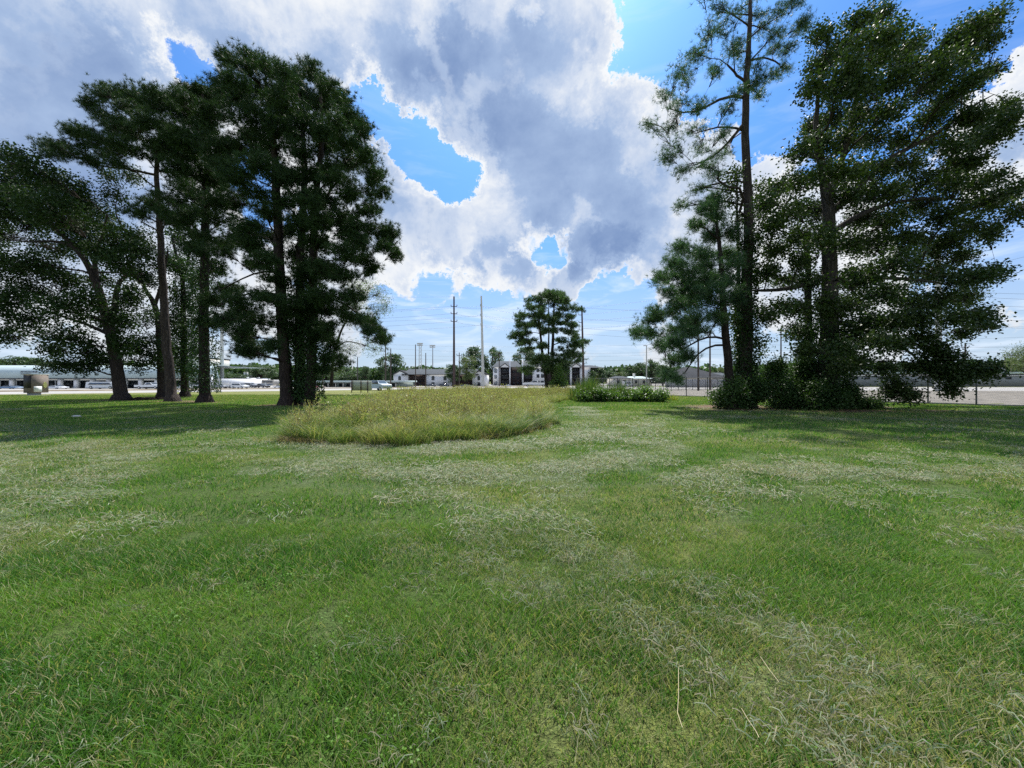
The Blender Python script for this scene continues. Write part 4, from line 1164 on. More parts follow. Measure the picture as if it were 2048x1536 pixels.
grow_tree('sweetgum_tree', 'huge spreading sweetgum with drooping boughs over the chain link fence', (1652, 806), 23.0,
          [[(1652, 806, .66), (1654, 770, .56), (1656, 720, .50), (1658, 660, .46), (1660, 600, .42), (1660, 530, .38), (1658, 470, .34), (1656, 400, .3), (1645, 340, .22), (1636, 290, .17), (1630, 230, .12), (1640, 170, .08)],
           [(1656, 400, .22), (1675, 350, .18), (1690, 300, .15), (1708, 230, .11), (1720, 150, .08), (1735, 90, .05)],
           [(1658, 430, .22), (1690, 400, .19), (1730, 360, .16), (1780, 315, .13), (1830, 290, .11), (1880, 265, .09), (1925, 225, .075), (1955, 205, .06), (1988, 189, .02)],
           [(1660, 550, .2), (1630, 562, .17), (1600, 574, .14), (1560, 580, .11), (1520, 582, .08), (1500, 581, .05)],
           [(1658, 470, .2), (1700, 440, .16), (1750, 415, .13), (1810, 400, .1), (1870, 395, .08), (1930, 400, .05)],
           [(1660, 560, .18), (1710, 560, .14), (1770, 555, .11), (1840, 560, .08), (1900, 570, .05)],
           [(1658, 640, .15), (1700, 650, .11), (1760, 670, .09), (1820, 700, .07), (1860, 745, .05), (1895, 790, .025)],
           [(1614, 800, .26, 1.5), (1615, 740, .24, 1.5), (1616, 680, .22, 1.5), (1617, 600, .19, 1.4), (1616, 540, .16, 1.2), (1612, 470, .12, 1)]],
          [(1646, 71, 20, 15), (1717, 44, 22, 16), (1766, 22, 16, 12), (1674, 98, 26, 19), (1734, 76, 28, 20), (1783, 71, 26, 17), (1827, 87, 22, 13), (1641, 131, 26, 20), (1701, 131, 28, 20), (1761, 120, 30, 20),
           (1810, 120, 26, 17), (1848, 137, 24, 16), (1914, 73, 22, 15), (1947, 51, 20, 14), (1978, 52, 16, 13), (1988, 32, 10, 9), (1936, 87, 24, 14), (1974, 82, 16, 11), (1892, 113, 26, 16), (1881, 146, 28, 18),
           (1936, 122, 16, 10), (1955, 156, 16, 10), (1985, 142, 10, 6), (1922, 172, 22, 13), (1630, 180, 24, 21), (1679, 180, 28, 21), (1734, 175, 30, 21), (1788, 170, 30, 20), (1843, 180, 30, 19), (1895, 200, 26, 17),
           (1663, 235, 28, 21), (1717, 230, 30, 21), (1772, 224, 28, 19), (1862, 235, 28, 19), (1922, 235, 28, 17), (1966, 237, 22, 15), (2012, 210, 16, 13), (2023, 237, 14, 15), (2001, 268, 20, 12), (1955, 277, 25, 14),
           (1695, 284, 30, 22), (1641, 284, 28, 21), (1750, 279, 30, 21), (1799, 284, 18, 16), (1854, 284, 26, 16), (1909, 292, 28, 16), (1955, 320, 20, 12), (1912, 330, 26, 14), (1646, 339, 26, 19), (1706, 339, 30, 21),
           (1761, 333, 30, 19), (1810, 328, 28, 17), (1854, 355, 28, 17), (1903, 370, 28, 16), (1958, 366, 24, 12), (1991, 355, 14, 9), (2023, 380, 22, 12), (2038, 424, 18, 15), (1991, 404, 24, 12), (1947, 404, 28, 14),
           (1690, 393, 28, 21), (1745, 388, 30, 19), (1794, 382, 30, 19), (1843, 415, 30, 19), (1892, 432, 30, 17), (1945, 453, 24, 13), (1982, 468, 16, 10), (1912, 480, 28, 15), (1728, 437, 30, 21), (1783, 437, 32, 21),
           (1827, 475, 32, 21), (1870, 503, 32, 19), (1922, 512, 22, 13), (1745, 486, 32, 23), (1695, 492, 32, 23), (1794, 525, 34, 22), (1848, 546, 34, 20), (1903, 552, 30, 17), (1945, 556, 25, 14), (1988, 546, 16, 9),
           (1734, 546, 32, 22), (1695, 560, 28, 21), (1772, 585, 34, 20), (1827, 601, 34, 20), (1881, 601, 32, 18), (1933, 596, 25, 15), (1956, 628, 22, 12), (1972, 648, 14, 9), (1912, 634, 26, 13), (1717, 607, 32, 21),
           (1750, 639, 32, 18), (1799, 645, 32, 16), (1706, 667, 28, 14), (1745, 683, 26, 14), (1794, 689, 22, 13), (1690, 699, 22, 14), (1930, 665, 16, 7), (1846, 640, 28, 16), (1720, 720, 22, 12),
           (1843, 678, 24, 12, -1.5), (1865, 703, 28, 16, -1.5), (1903, 716, 20, 11, -1.8), (1838, 732, 24, 11, -1.2), (1878, 744, 24, 13, -1.6), (1914, 752, 18, 10, -1.8), (1947, 748, 22, 9, -1.9), (1988, 737, 17, 6, -2), (1903, 779, 14, 8, -1.9),
           (1794, 786, 20, 8, -1), (1788, 765, 12, 8, -1), (1821, 790, 12, 6, -1.1), (1772, 735, 20, 10), (1958, 738, 20, 7, -2),
           (1600, 300, 22, 16), (1622, 250, 20, 18), (1560, 372, 24, 14), (1600, 360, 28, 18), (1530, 402, 22, 13), (1580, 420, 28, 18), (1625, 420, 28, 20), (1540, 452, 24, 15), (1600, 470, 30, 18), (1552, 500, 24, 14), (1600, 520, 26, 15),
           (1532, 540, 20, 11), (1570, 558, 24, 9), (1622, 560, 22, 16), (1560, 610, 24, 9), (1600, 618, 18, 10), (1532, 632, 12, 8), (1592, 660, 18, 11), (1612, 700, 22, 14), (1675, 620, 24, 18), (1680, 740, 22, 16), (1640, 480, 24, 20), (1650, 600, 20, 18)],
          'broad', (M['bark_gum'], M['gum']), R=6.5, dens=.85, jit=.2, grow=1.06, group='trees of the right stand', leaf=(.145, .11, 34, .235), branch_r=.06, sides=12,
          ivy=[(0, .2, 5.2, .9, 6500), (7, .2, 6, .4, 2500)])
grow_tree('slim_tree', 'slim leafy tree hidden between the bushy pine and the very tall pine', (1478, 808), 24.4,
          [[(1478, 808, .16), (1478, 700, .14), (1477, 600, .12), (1476, 500, .1), (1474, 420, .07), (1474, 350, .03)]],
          [(1475, 348, 16, 12), (1458, 372, 20, 13), (1513, 377, 18, 11), (1462, 400, 18, 11), (1520, 430, 16, 13), (1515, 480, 14, 14), (1478, 440, 14, 16), (1465, 640, 12, 20), (1510, 620, 16, 18), (1512, 560, 14, 16), (1520, 690, 20, 16)],
          'broad', (M['bark_gum'], M['gum']), R=1.6, dens=.6, group='trees of the right stand', leaf=(.15, .11, 15, .27), ivy=[(0, .3, 7, .35, 2200)])

# shrubs at the foot of the right group: each with stems and leaves
SHR = [(1438, 816, 26, 34, 22.9, 'low rounded shrub, first of the thicket beside the weeds'), (1468, 812, 26, 52, 22.2, 'dark shrub in front of the bushy pine'),
       (1510, 818, 30, 60, 22.6, 'shrub at the foot of the very tall pine'), (1548, 812, 28, 92, 24.2, 'tall thin shrub between the very tall pine and the sweetgum'),
       (1580, 820, 32, 62, 22.4, 'wide shrub in the middle of the thicket'), (1605, 812, 28, 96, 23.9, 'high shrub behind the thicket beside the sweetgum'),
       (1630, 822, 32, 58, 22.0, 'shrub right before the sweetgum trunk'), (1672, 822, 32, 44, 22.2, 'low shrub at the root of the sweetgum'),
       (1705, 818, 28, 48, 22.8, 'shrub at the fence side of the sweetgum'), (1738, 822, 22, 24, 22.6, 'smallest shrub at the fence end of the thicket')]
for px, py, rx, h, Y, lab in SHR:
    b = P(px, py, Y)
    cl = []
    nC = int(4 + h * rx / 260)
    for i in range(nC):
        a_ = rng.uniform(-1, 1); q = rng.random()
        cl.append((px + a_ * rx * .75 * (1 - .5 * q), py - 6 - q * (h - 12), rx * .45, max(7, h * .17)))
    trs = [[(px + rng.normal() * 3, py - 1, .035), (px + dx * .4, py - h * .4, .025), (px + dx, py - h * .85, .012)] for dx in (-rx * .4, 0, rx * .35)]
    grow_tree('shrub', lab, (px, py), Y, trs, cl, 'broad', (M['bark_gum'], M['shrub']), R=rx / F * Y, dens=.9, group='shrubs of the thicket', leaf=(.12, .085, 20, .2), branch_r=.02, sides=4)

# weeds in front of the fence
wd = []
def weed_blades(n, spread, h0, h1, w, seed, mat): return proto('weed', blades(n, spread, h0, h1, w, .28, seed, segs=3, droop=.5), mat)
n = 1500
x = rng.uniform(5.0, 10.8, n); y = rng.uniform(30.2, 35, n)
hh = np.interp(x, [5, 5.7, 7.0, 7.8, 8.3, 9.1, 9.9, 10.8], [.5, 1.15, 1.2, .85, .65, 1.05, .6, .35])
pk = rng.random(n) < .34
scatter('tall_weeds', 'clump of tall upright green weeds standing before the fence', 'weeds', np.stack([x, y, 0 * x], -1)[pk], rng.random(pk.sum()) * 6.28, (hh * (.55 + .65 * rng.random(n) ** 2) * (.65 + .8 * fbm(x * 1.6, y * .9)))[pk], rng.random(pk.sum()), .05 + 0 * x[pk],
        [weed_blades(26, .25, .7, 1.75, .035, 200 + s, M['tall_fresh']) for s in range(3)], 21)
for px, rx, h, lab in ((1170, 17, 18, 'leafy weed at the highway end of the weed clump'), (1205, 20, 22, 'dark leafy weed in the middle of the weed clump'), (1240, 20, 17, 'leafy weed beside the light pole end of the clump'),
                       (1272, 20, 18, 'low leafy weed with drooping leaves by the fence'), (1300, 20, 24, 'yellow green leafy weed nearest the bushy pine'), (1322, 14, 18, 'smallest yellow green weed nearest the bushy pine')):
    cl = [(px + rng.uniform(-1, 1) * rx * .7, 802 - 4 - rng.random() ** 1.6 * (h - 6), rx * .35, 5) for _ in range(6)]
    grow_tree('weed_bush', lab, (px, 803), 30.6, [[(px, 803, .03), (px, 803 - h * .8, .015)]], cl, 'broad', (M['shrub'], M['fresh']), R=.8, dens=.5, group='leafy weeds before the fence', leaf=(.15, .09, 18, .2), branch_r=.015, sides=4)

# fallen brush between two left trunks
bp = G(290, 800)
bt = empty('brush_pile', (bp[0], bp[1], 0), 'low dark heap of fallen branches between the oak and the forked tree', 'branches')
a = Acc()
for i in range(70):
    c = np.array([rng.uniform(-1.3, 1.3), rng.uniform(-.4, .4), rng.uniform(.02, .2)]); d = rng.normal(size=3) * np.array([.6, .25, .08])
    a.tube([c - d, c + rng.normal(size=3) * .03, c + d], [.02, .025, .008], 4)
a.obj('branch', M['bark'], bt, smooth=True)

# ------------------------------------------------------------------ distant trees: a few grown once, then copied
def far_proto(seed, w, h, nclump, lsize, mat, flat=False):
    global rng
    keep = rng; rng = np.random.default_rng(seed)
    ta = Acc(); ca = Acc()
    tp = h * (.35 if not flat else .5)
    ta.tube([(0, 0, -.1), (0, 0, .4), (.1, 0, tp), (.2, .1, h * .75)], [w * .045, w * .032, w * .024, w * .01], 6)
    for i in range(nclump):
        an = rng.random() * 6.28; q = rng.random() ** .5
        zz = (.22 + .72 * rng.random()) if not flat else (.5 + .42 * rng.random())
        env = math.sin(min(1, (zz - .1) / .9) * math.pi) ** .6
        c = np.array([math.cos(an) * q * w * .42 * env, math.sin(an) * q * w * .42 * env, zz * h])
        ta.tube(curve_pts(np.array([.05, 0, min(tp, c[2] * .7)]), c, .1, 4), [.09, .07, .05, .02], 4)
        r = w * rng.uniform(.09, .17)
        e = rng.normal(size=(110, 3)); e /= np.linalg.norm(e, axis=1)[:, None]
        C = c + e * (rng.random(110) ** .4)[:, None] * np.array([r, r, r * .7])
        leaves(ca, C, lsize, lsize * .75)
    rng = keep
    return ta, ca, mat


protos_far = {}
def far_tree(kind, px, top, bot_depth, wpx, label, name='broadleaf_tree', group='trees along the far side of the highway'):
    Y = bot_depth
    h = EYE + (HZ - top) / F * Y; w = wpx / F * Y
    spec = {'a': (300, 10, 10, 42, .42, M['far_leaf']), 'b': (301, 10, 10, 34, .42, M['far_leaf']), 'c': (302, 10, 10, 52, .4, M['far_leaf']), 'p': (303, 10, 10, 30, .36, M['far_leaf_pale'])}[kind]
    if kind not in protos_far:
        ta, ca, mat = far_proto(*spec)
        root = empty(name, (0, 0, 0), label, 'tree', group)
        ta.obj('trunk', M['bark'], root); ca.obj('crown', mat, root)
        protos_far[kind] = root; r = root
        r.location = ((px - 1024) / F * Y, Y, 0); r.rotation_euler = (0, 0, rng.random() * 6.28); r.scale = (w / 10, w / 10, h / 10)
    else:
        r = copy_thing(protos_far[kind], ((px - 1024) / F * Y, Y, 0), rng.random() * 6.28, (w / 10, w / 10, h / 10), label)
    return r


FT = [('a', 30, 712, 150, 90, 'dark tree over the roof of the shop row near its lettering'), ('b', 75, 716, 150, 60, 'flat topped tree behind the shop row above the brick sign'), ('c', 130, 728, 160, 60, 'low dark tree behind the middle of the shop row'),
      ('b', 435, 742, 170, 50, 'rounded tree behind the parked trailers beside the tall pale pole'), ('c', 470, 748, 190, 60, 'low tree under the little cupola'), ('a', 522, 730, 150, 62, 'bushy tree behind the last parked trailer'),
      ('b', 556, 738, 160, 50, 'tree seen between the trailers and the three pine trunks'), ('c', 650, 742, 150, 60, 'tree behind the long low building near the pine trunks'), ('a', 690, 735, 170, 40, 'tree over the middle of the long low building'),
      ('b', 702, 741, 160, 60, 'pale round tree left of the slim conifer shaped one'), ('p', 712, 745, 165, 34, 'light green tree in front of darker ones near the small sign'), ('c', 731, 733, 158, 24, 'narrow upright tree over the back of the small sign'), ('a', 782, 706, 150, 66, 'large spreading tree left of the white gabled flats'),
      ('b', 840, 732, 200, 50, 'tree top peeping over the flats roof by the floodlight masts'), ('p', 934, 706, 128, 52, 'light green tree standing in front of the flats by the dark pole'), ('c', 950, 695, 190, 60, 'dark tree behind the flats left of the pale steel pole'),
      ('b', 984, 693, 190, 50, 'round dark tree behind the flats right of the pale steel pole'), ('a', 905, 728, 130, 40, 'low tree beside the stairwell of the flats'), ('c', 1052, 695, 200, 62, 'tree rising behind the tall flats left of the pair of pines'),
      ('a', 1195, 735, 150, 44, 'tree right of the tall flats'), ('b', 1222, 742, 160, 46, 'low broad tree behind the weed clump'), ('p', 1240, 741, 158, 34, 'yellowish tree top behind the weed clump'), ('c', 1262, 732, 150, 40, 'tree left of the street light pole'),
      ('a', 1283, 724, 145, 40, 'tree just behind the street light pole'), ('b', 1302, 718, 140, 40, 'tallest tree behind the street light pole'), ('c', 1325, 730, 145, 40, 'tree behind the low boughs of the bushy pine'),
      ('p', 1441, 731, 150, 34, 'small pale tree over the hipped roof'), ('a', 1570, 735, 150, 60, 'tree seen through the thicket'), ('c', 1780, 735, 170, 60, 'tree behind the grey block building near the sweetgum')]
for f_ in FT: far_tree(*f_)
grow_tree('mimosa_tree', 'pale flat topped tree at the far right end of the fence', (2062, 800), 52, [[(2062, 790, .2), (2058, 760, .16), (2050, 735, .1)], [(2055, 750, .1), (2035, 735, .06)]],
          [(2035, 708, 22, 6), (2050, 700, 24, 6), (2030, 722, 16, 4), (2060, 715, 24, 7), (2045, 735, 18, 4), (2028, 728, 10, 3), (2075, 700, 20, 8)], 'broad', (M['bark'], M['far_leaf_pale']), R=4, dens=.8, leaf=(.2, .07, 16, .4))
# the far-off wood that closes the horizon
a = Acc()
nl = 60000
th = rng.uniform(-1.35, 1.35, nl); rr_ = rng.uniform(300, 380, nl)
hx = np.sin(th) * rr_; hy = np.cos(th) * rr_
ht = 6.5 + 7 * fbm(hx * .03 + 5, hy * .03 + 9, 4) + 2.5 * fbm(hx * .15, hy * .15)
leaves(a, np.stack([hx, hy, ht * rng.random(nl) ** .55], -1), 3.2, 2.6, up=.2)
tag(a.obj('woods', M['far_leaf']), 'far dark wood closing the horizon', 'woods', kind='stuff')
# ------------------------------------------------------------------ buildings, laid out from pixel measures at their own distance
def X_(px, Y): return (px - 1024) / F * Y
def Z_(py, Y): return EYE + (HZ - py) / F * Y


class Bld:
    """a building whose front stands at distance Y; sizes given as they measure in the photograph"""
    def __init__(self, name, label, Y, px, group=None, cat='building'):
        self.Y = Y; self.x0 = X_(px, Y)
        self.root = empty(name, (self.x0, Y, 0), label, cat, group)

    def box(self, part, mat, x0, x1, t, b, d0=0.0, d1=8.0, parent=None, label=None):
        a = Acc(); Y = self.Y
        zb = Z_(b, Y) if b is not None else -.1
        a.box(X_(x0, Y) - self.x0, X_(x1, Y) - self.x0, d0, d1, zb, Z_(t, Y))
        return a.obj(part, mat, parent or self.root, label=label)

    def poly(self, part, mat, pts, d0, d1, parent=None):
        a = Acc(); Y = self.Y
        a.prism([(X_(x, Y) - self.x0, Z_(y, Y)) for x, y in pts], d0, d1)
        return a.obj(part, mat, parent or self.root)

    def window(self, x0, x1, t, b, d=-.085, arch=False, frame=None, glass=None):
        Y = self.Y
        X0, X1, T, B = X_(x0, Y) - self.x0, X_(x1, Y) - self.x0, Z_(t, Y), Z_(b, Y)
        w = .07
        fr = Acc()
        fr.box(X0 - w, X0, d, d + .1, B - w, T + w); fr.box(X1, X1 + w, d, d + .1, B - w, T + w)
        fr.box(X0, X1, d + .002, d + .1, B - w, B); fr.box(X0, X1, d + .002, d + .1, T, T + w)
        fr.box((X0 + X1) / 2 - .03, (X0 + X1) / 2 + .03, d + .004, d + .09, B, T); fr.box(X0, X1, d + .006, d + .088, (T + B) / 2 - .03, (T + B) / 2 + .03)
        f = fr.obj('window', frame or M['trim'], self.root)
        g = Acc()
        if arch:
            n = 10; r = (X1 - X0) / 2; c = (X0 + X1) / 2
            pts = [(X0, B), (X1, B)] + [(c + r * math.cos(q * math.pi / n), T + r * .9 * math.sin(q * math.pi / n)) for q in range(n + 1)]
            g.prism(pts, d + .045, d + .075)
            fa = Acc(); fa.tube([(c + (r + .05) * math.cos(q * math.pi / n), d + .05, T + (r * .9 + .05) * math.sin(q * math.pi / n)) for q in range(n + 1)], .06, 5)
            fa.obj('arch_trim', M['trim'], f)
        else:
            g.box(X0 + .001, X1 - .001, d + .045, d + .075, B + .001, T - .001)
        g.obj('pane', glass or M['glass'], f)
        return f

    def hip(self, part, mat, x0, x1, ridge0, ridge1, eave, top, depth, over=.4):
        a = Acc(); Y = self.Y
        ze, zt = Z_(eave, Y), Z_(top, Y)
        A0, A1, R0, R1 = X_(x0, Y) - self.x0 - over, X_(x1, Y) - self.x0 + over, X_(ridge0, Y) - self.x0, X_(ridge1, Y) - self.x0
        v = [(A0, -over, ze), (A1, -over, ze), (A1, depth + over, ze), (A0, depth + over, ze), (R0, depth / 2, zt), (R1, depth / 2, zt)]
        a.add(v, [(0, 1, 5, 4), (2, 3, 4, 5)]); a.add(v, [(1, 2, 5), (3, 0, 4)]); a.add(v, [(0, 3, 2, 1)])
        return a.obj(part, mat, self.root)


# the shop row on the left
S = Bld('shop_building', 'long low shop row with a pale green sloping fascia and dark shopfronts', 90, 180)
S.box('wall', M['white'], -140, 418, 757, None, 3, 22)
def fascia(b, x0, x1, t, e, d0=-1.2, d1=2.2, mat=None, part='roof'):
    a = Acc(); Y = b.Y
    A, B = X_(x0, Y) - b.x0, X_(x1, Y) - b.x0
    v = [(A, d0, Z_(e, Y)), (B, d0, Z_(e, Y)), (A, d1, Z_(t, Y)), (B, d1, Z_(t, Y)), (A, 22, Z_(t, Y)), (B, 22, Z_(t, Y)), (A, 3.2, Z_(e, Y)), (B, 3.2, Z_(e, Y))]
    a.add(v, [(0, 1, 3, 2), (2, 3, 5, 4), (0, 6, 7, 1)]); a.add(v, [(0, 2, 6), (1, 7, 3)])
    return a.obj(part, mat or M['mansard'], b.root)
fascia(S, -140, 418, 730, 757)
S.box('soffit_trim', M['trim'], -140, 418, 756.6, 758.2, -1.25, -1.05)
S.box('upper_block', M['cream'], 258, 346, 711, 731, 6, 18); S.box('parapet', M['dark_roof'], 257, 347, 709.5, 713, 5.8, 18.2)
xs_ = list(range(-130, 410, 32))
for i, xx in enumerate(xs_):
    S.box('pillar', M['white'], xx - 3.2, xx + 3.2, 758.3, None, -.8, -.1)
for i, (a0, a1) in enumerate([(-120, -102), (-94, -70), (-62, -40), (-30, -8), (3, 12), (14, 20), (22, 29), (36, 48), (52, 78), (84, 92), (95, 112), (115, 124), (134, 164), (172, 190), (198, 222), (232, 252), (262, 292), (298, 318), (330, 345), (350, 372), (380, 402)]):
    S.window(a0, a1, 762, 776 if (a1 - a0) > 10 else 773, 2.85)
# lettering on the fascia
def text(name, body, size, loc, rx, mat, parent, ext=.03, sx=1.0):
    cu = bpy.data.curves.new(name, 'FONT'); cu.body = body; cu.size = size; cu.extrude = ext; cu.align_x = 'CENTER'
    o = bpy.data.objects.new(name, cu); me = None
    col.objects.link(o)
    dg = bpy.context.evaluated_depsgraph_get()
    me = bpy.data.meshes.new_from_object(o.evaluated_get(dg)); me.name = name
    bpy.data.objects.remove(o)
    m_ = bpy.data.objects.new(name, me); col.objects.link(m_); me.materials.append(mat)
    m_.location = loc; m_.rotation_euler = (rx, 0, 0); m_.scale = (sx, 1, 1); m_.parent = parent
    return m_
def fz(py, Y=90):  # point on the sloping fascia for a row
    t = (757 - py) / 27; return -1.2 + 3.4 * t, Z_(py, Y)
fd, fzz = fz(744.5); sl = math.atan2(Z_(730, 90) - Z_(757, 90), 3.4)
text('lettering', 'The Houston Family', .55, (X_(53.5, 90) - S.x0, fd - .12, fzz), sl, M['trim'], S.root, sx=.9)
fd, fzz = fz(748.4)
text('lettering', 'Learning Center', .40, (X_(53, 90) - S.x0, fd - .12, fzz), sl, M['trim'], S.root, sx=.9)

# teal fronted part right of the shop row
T = Bld('green_building', 'dark green glazed building at the end of the shop row', 96, 372)
T.box('wall', M['teal'], 345, 412, 757, None, 0, 14); T.box('roof', M['trim'], 343, 414, 755, 757.2, -.6, 14.5)
for a0, a1 in ((350, 356), (359, 366), (370, 377), (381, 388), (391, 398), (401, 408)): T.window(a0, a1, 760, 772)
a = Acc()
rt = empty('pylon_sign', (X_(420, 88), 88, 0), 'white upright pylon beside the parked trailers', 'sign')
a.box(-.42, .42, -.3, .3, 0, Z_(750, 88)); a.obj('pillar', M['white'], rt); a = Acc(); a.box(-.55, .55, -.42, .42, Z_(750, 88) + .002, Z_(748.6, 88)); a.obj('cap', M['plate'], rt)

# long low building in the middle left
L_ = Bld('low_building', 'long low grey green building with a pale flat roof edge behind the small sign', 108, 690)
L_.box('wall', M['teal'], 560, 800, 765, None, 1.5, 16); L_.box('roof', M['mansard'], 556, 804, 761.2, 764.8, -.5, 17)
L_.box('gutter', M['trim'], 556, 804, 764.9, 765.6, -.52, -.3)
for i in range(16):
    xx = 566 + i * 15
    L_.box('pillar', M['cream'], xx, xx + 1.4, 765.8, None, -.2, .1)
for i in range(15):
    xx = 569 + i * 15
    L_.window(xx, xx + 9, 767, 773, 1.42)

# cupola on a far roof
C_ = Bld('chapel', 'small white cupola with a dark dome on a grey roof', 190, 475)
C_.box('wall', M['cream'], 455, 498, 757, None, 0, 12); C_.hip('roof', M['grey_roof'], 455, 498, 466, 487, 757, 750, 12)
a = Acc(); bx = X_(475.3, 190) - C_.x0
a.box(bx - .7, bx + .7, 5.3, 6.7, Z_(751, 190), Z_(744, 190)); cu = a.obj('cupola', M['white'], C_.root)
a = Acc(); a.tube([(bx, 6, Z_(744, 190)), (bx, 6, Z_(743, 190)), (bx, 6, Z_(741.6, 190)), (bx, 6, Z_(740.8, 190)), (bx, 6, Z_(737.5, 190))], [.95, .8, .35, .1, .04], 8); a.obj('dome', M['dark_roof'], cu)

# two storey white flats
A = Bld('apartment_building', 'two storey white flats with gabled ends, arched windows and an open stair', 135, 880, 'white flats across the highway')
A.box('wall', M['white'], 787, 815.5, 749.5, None, 0, 14); A.box('wall', M['white'], 853, 904, 749.5, None, 0, 14); A.box('wall', M['white'], 945, 973, 749.5, None, 0, 14)
A.box('wall', M['brown'], 815.5, 853, 749.5, None, 1.6, 13.9, label='recessed brown wall behind the open stair'); A.box('wall', M['brown'], 904, 945, 749.5, None, 1.6, 13.9, label='recessed brown wall half hidden by a tree')
a = Acc(); Y = A.Y
v = [(X_(803, Y) - A.x0, -.5, Z_(748.8, Y)), (X_(958, Y) - A.x0, -.5, Z_(748.8, Y)), (X_(953, Y) - A.x0, 7, Z_(737, Y)), (X_(807, Y) - A.x0, 7, Z_(737, Y)), (X_(958, Y) - A.x0, 14.5, Z_(748.8, Y)), (X_(803, Y) - A.x0, 14.5, Z_(748.8, Y))]
a.add(v, [(0, 1, 2, 3), (3, 2, 4, 5)]); a.add([(p[0], p[1], p[2] - .15) for p in v], [(3, 2, 1, 0), (5, 4, 2, 3)]); a.obj('roof', M['grey_roof'], A.root)
for cx_, x0, x1 in ((800, 786, 816.5), (958.5, 944, 974)):
    a = Acc(); a.prism([(X_(x0 + 1.5, Y) - A.x0, Z_(749.4, Y)), (X_(x1 - 1.5, Y) - A.x0, Z_(749.4, Y)), (X_(cx_, Y) - A.x0, Z_(742.6, Y))], -.01, .4); a.obj('gable', M['white'], A.root)
    for s in (-1, 1):
        xe = x0 if s < 0 else x1
        a = Acc(); p0 = (X_(xe, Y) - A.x0, Z_(750, Y)); p1 = (X_(cx_, Y) - A.x0, Z_(742, Y))
        q = [p0, p1, (p1[0], p1[1] + .35), (p0[0], p0[1] + .35)]
        if s > 0: q = q[::-1]
        a.prism(q, -.35, 14); a.obj('roof', M['dark_roof'], A.root)
for x0, x1 in ((797, 801.5), (863.5, 868.5), (887.5, 892.5), (955.5, 960)):
    A.window(x0, x1, 754.5, 760, arch=True)
    A.window(x0, x1, 765, 771.4)
for x0, x1 in ((819, 851), (907, 943)):
    for zt, zb in ((757.5, 758), (761.6, 763)):
        A.box('balcony', M['trim'], x0, x1, zt, zb, 0, 1.4)
    for k in range(4): A.box('post', M['trim'], x0 + (x1 - x0) * k / 3.05, x0 + (x1 - x0) * k / 3.05 + .9, 749.6, None, 0, .15)
for x0, x1, y0, y1 in ((831, 845, 760.5, 771.5),):
    a = Acc(); a.prism([(X_(x0, Y) - A.x0, Z_(y0, Y)), (X_(x0, Y) - A.x0, Z_(y0 - 2, Y)), (X_(x1, Y) - A.x0, Z_(y1 - 2, Y)), (X_(x1, Y) - A.x0, Z_(y1, Y))], -1.0, -.05); a.obj('stair', M['trim'], A.root)

# three storey flats
B = Bld('apartment_building', 'three storey white flats with dark balcony bays and tall white piers', 150, 1085, 'white flats across the highway')
Y = B.Y
B.box('wall', M['white'], 986, 1000.5, 734.5, None, 0, 15); B.box('wall', M['brown_dark'], 1000.5, 1065, 734.5, None, 1.8, 15, label='dark brown recessed wall between the white piers')
B.box('wall', M['white'], 1065, 1091, 733, None, 0, 15); B.box('wall', M['brown_dark'], 1091, 1143, 734.5, None, 1.8, 15, label='dark brown wall behind the pair of pines'); B.box('wall', M['white'], 1160, 1181, 734.5, None, 0, 15)
B.box('wall', M['brown_dark'], 1143, 1160, 734.5, None, 1.8, 15, label='dark wall of the last balcony bay')
for x0, x1, t in ((1018.5, 1021, 718.5), (1044, 1047, 719), (1140.5, 1143.5, 724)): B.box('pillar', M['white'], x0, x1, t, None, -.35, 2.2)
B.hip('roof', M['grey_roof'], 985, 1042, 994, 1034, 734.2, 720.5, 15); B.hip('roof', M['grey_roof'], 1040, 1110, 1052, 1100, 733.8, 719.5, 15)
B.hip('roof', M['grey_roof'], 1112, 1168, 1120, 1158, 734.2, 719.5, 15); B.hip('roof', M['grey_roof'], 1160, 1206, 1172, 1192, 735.5, 729, 15)
B.box('wall', M['white'], 1183, 1200, 736, None, 3, 14.5)
for cx_, x0, x1 in ((1010, 999.5, 1019.5), (1152, 1142, 1162)):
    a = Acc(); a.prism([(X_(x0 + .8, Y) - B.x0, Z_(734.6, Y)), (X_(x1 - .8, Y) - B.x0, Z_(734.6, Y)), (X_(cx_, Y) - B.x0, Z_(727.6, Y))], -.42, .1); a.obj('gable', M['white'], B.root)
    for s in (-1, 1):
        xe = x0 if s < 0 else x1
        p0 = (X_(xe, Y) - B.x0, Z_(735.2, Y)); p1 = (X_(cx_, Y) - B.x0, Z_(727.4, Y)); q = [p0, p1, (p1[0], p1[1] + .3), (p0[0], p0[1] + .3)]
        a = Acc(); a.prism(q if s < 0 else q[::-1], -.7, 7); a.obj('roof', M['dark_roof'], B.root)
for x0, x1 in ((1002.5, 1018), (1048.5, 1063.5), (1144.5, 1159)):
    for fl in (746.5, 758, 769):
        B.box('balcony', M['trim'], x0, x1, fl - 3.4, fl, -.1, 1.7)
    for k in range(4): B.box('post', M['trim'], x0 + (x1 - x0 - .9) * k / 3, x0 + (x1 - x0 - .9) * k / 3 + .9, 735.4, None, -.16, .1)
    for fl in (738, 750.5, 762):
        for k in range(3): B.window(x0 + 1.6 + k * 4.6, x0 + 4.4 + k * 4.6, fl - 1, fl + 4.3, 1.72, glass=M['pane'])
for t in (739, 750.5, 763.5):
    B.window(989, 993.5, t, t + 6.2, arch=(t == 739), glass=M['pane'])
    B.window(1073.5, 1078.5, t - 1.5, t + 4.5); B.window(1082.5, 1087.5, t - 1.5, t + 4.5)
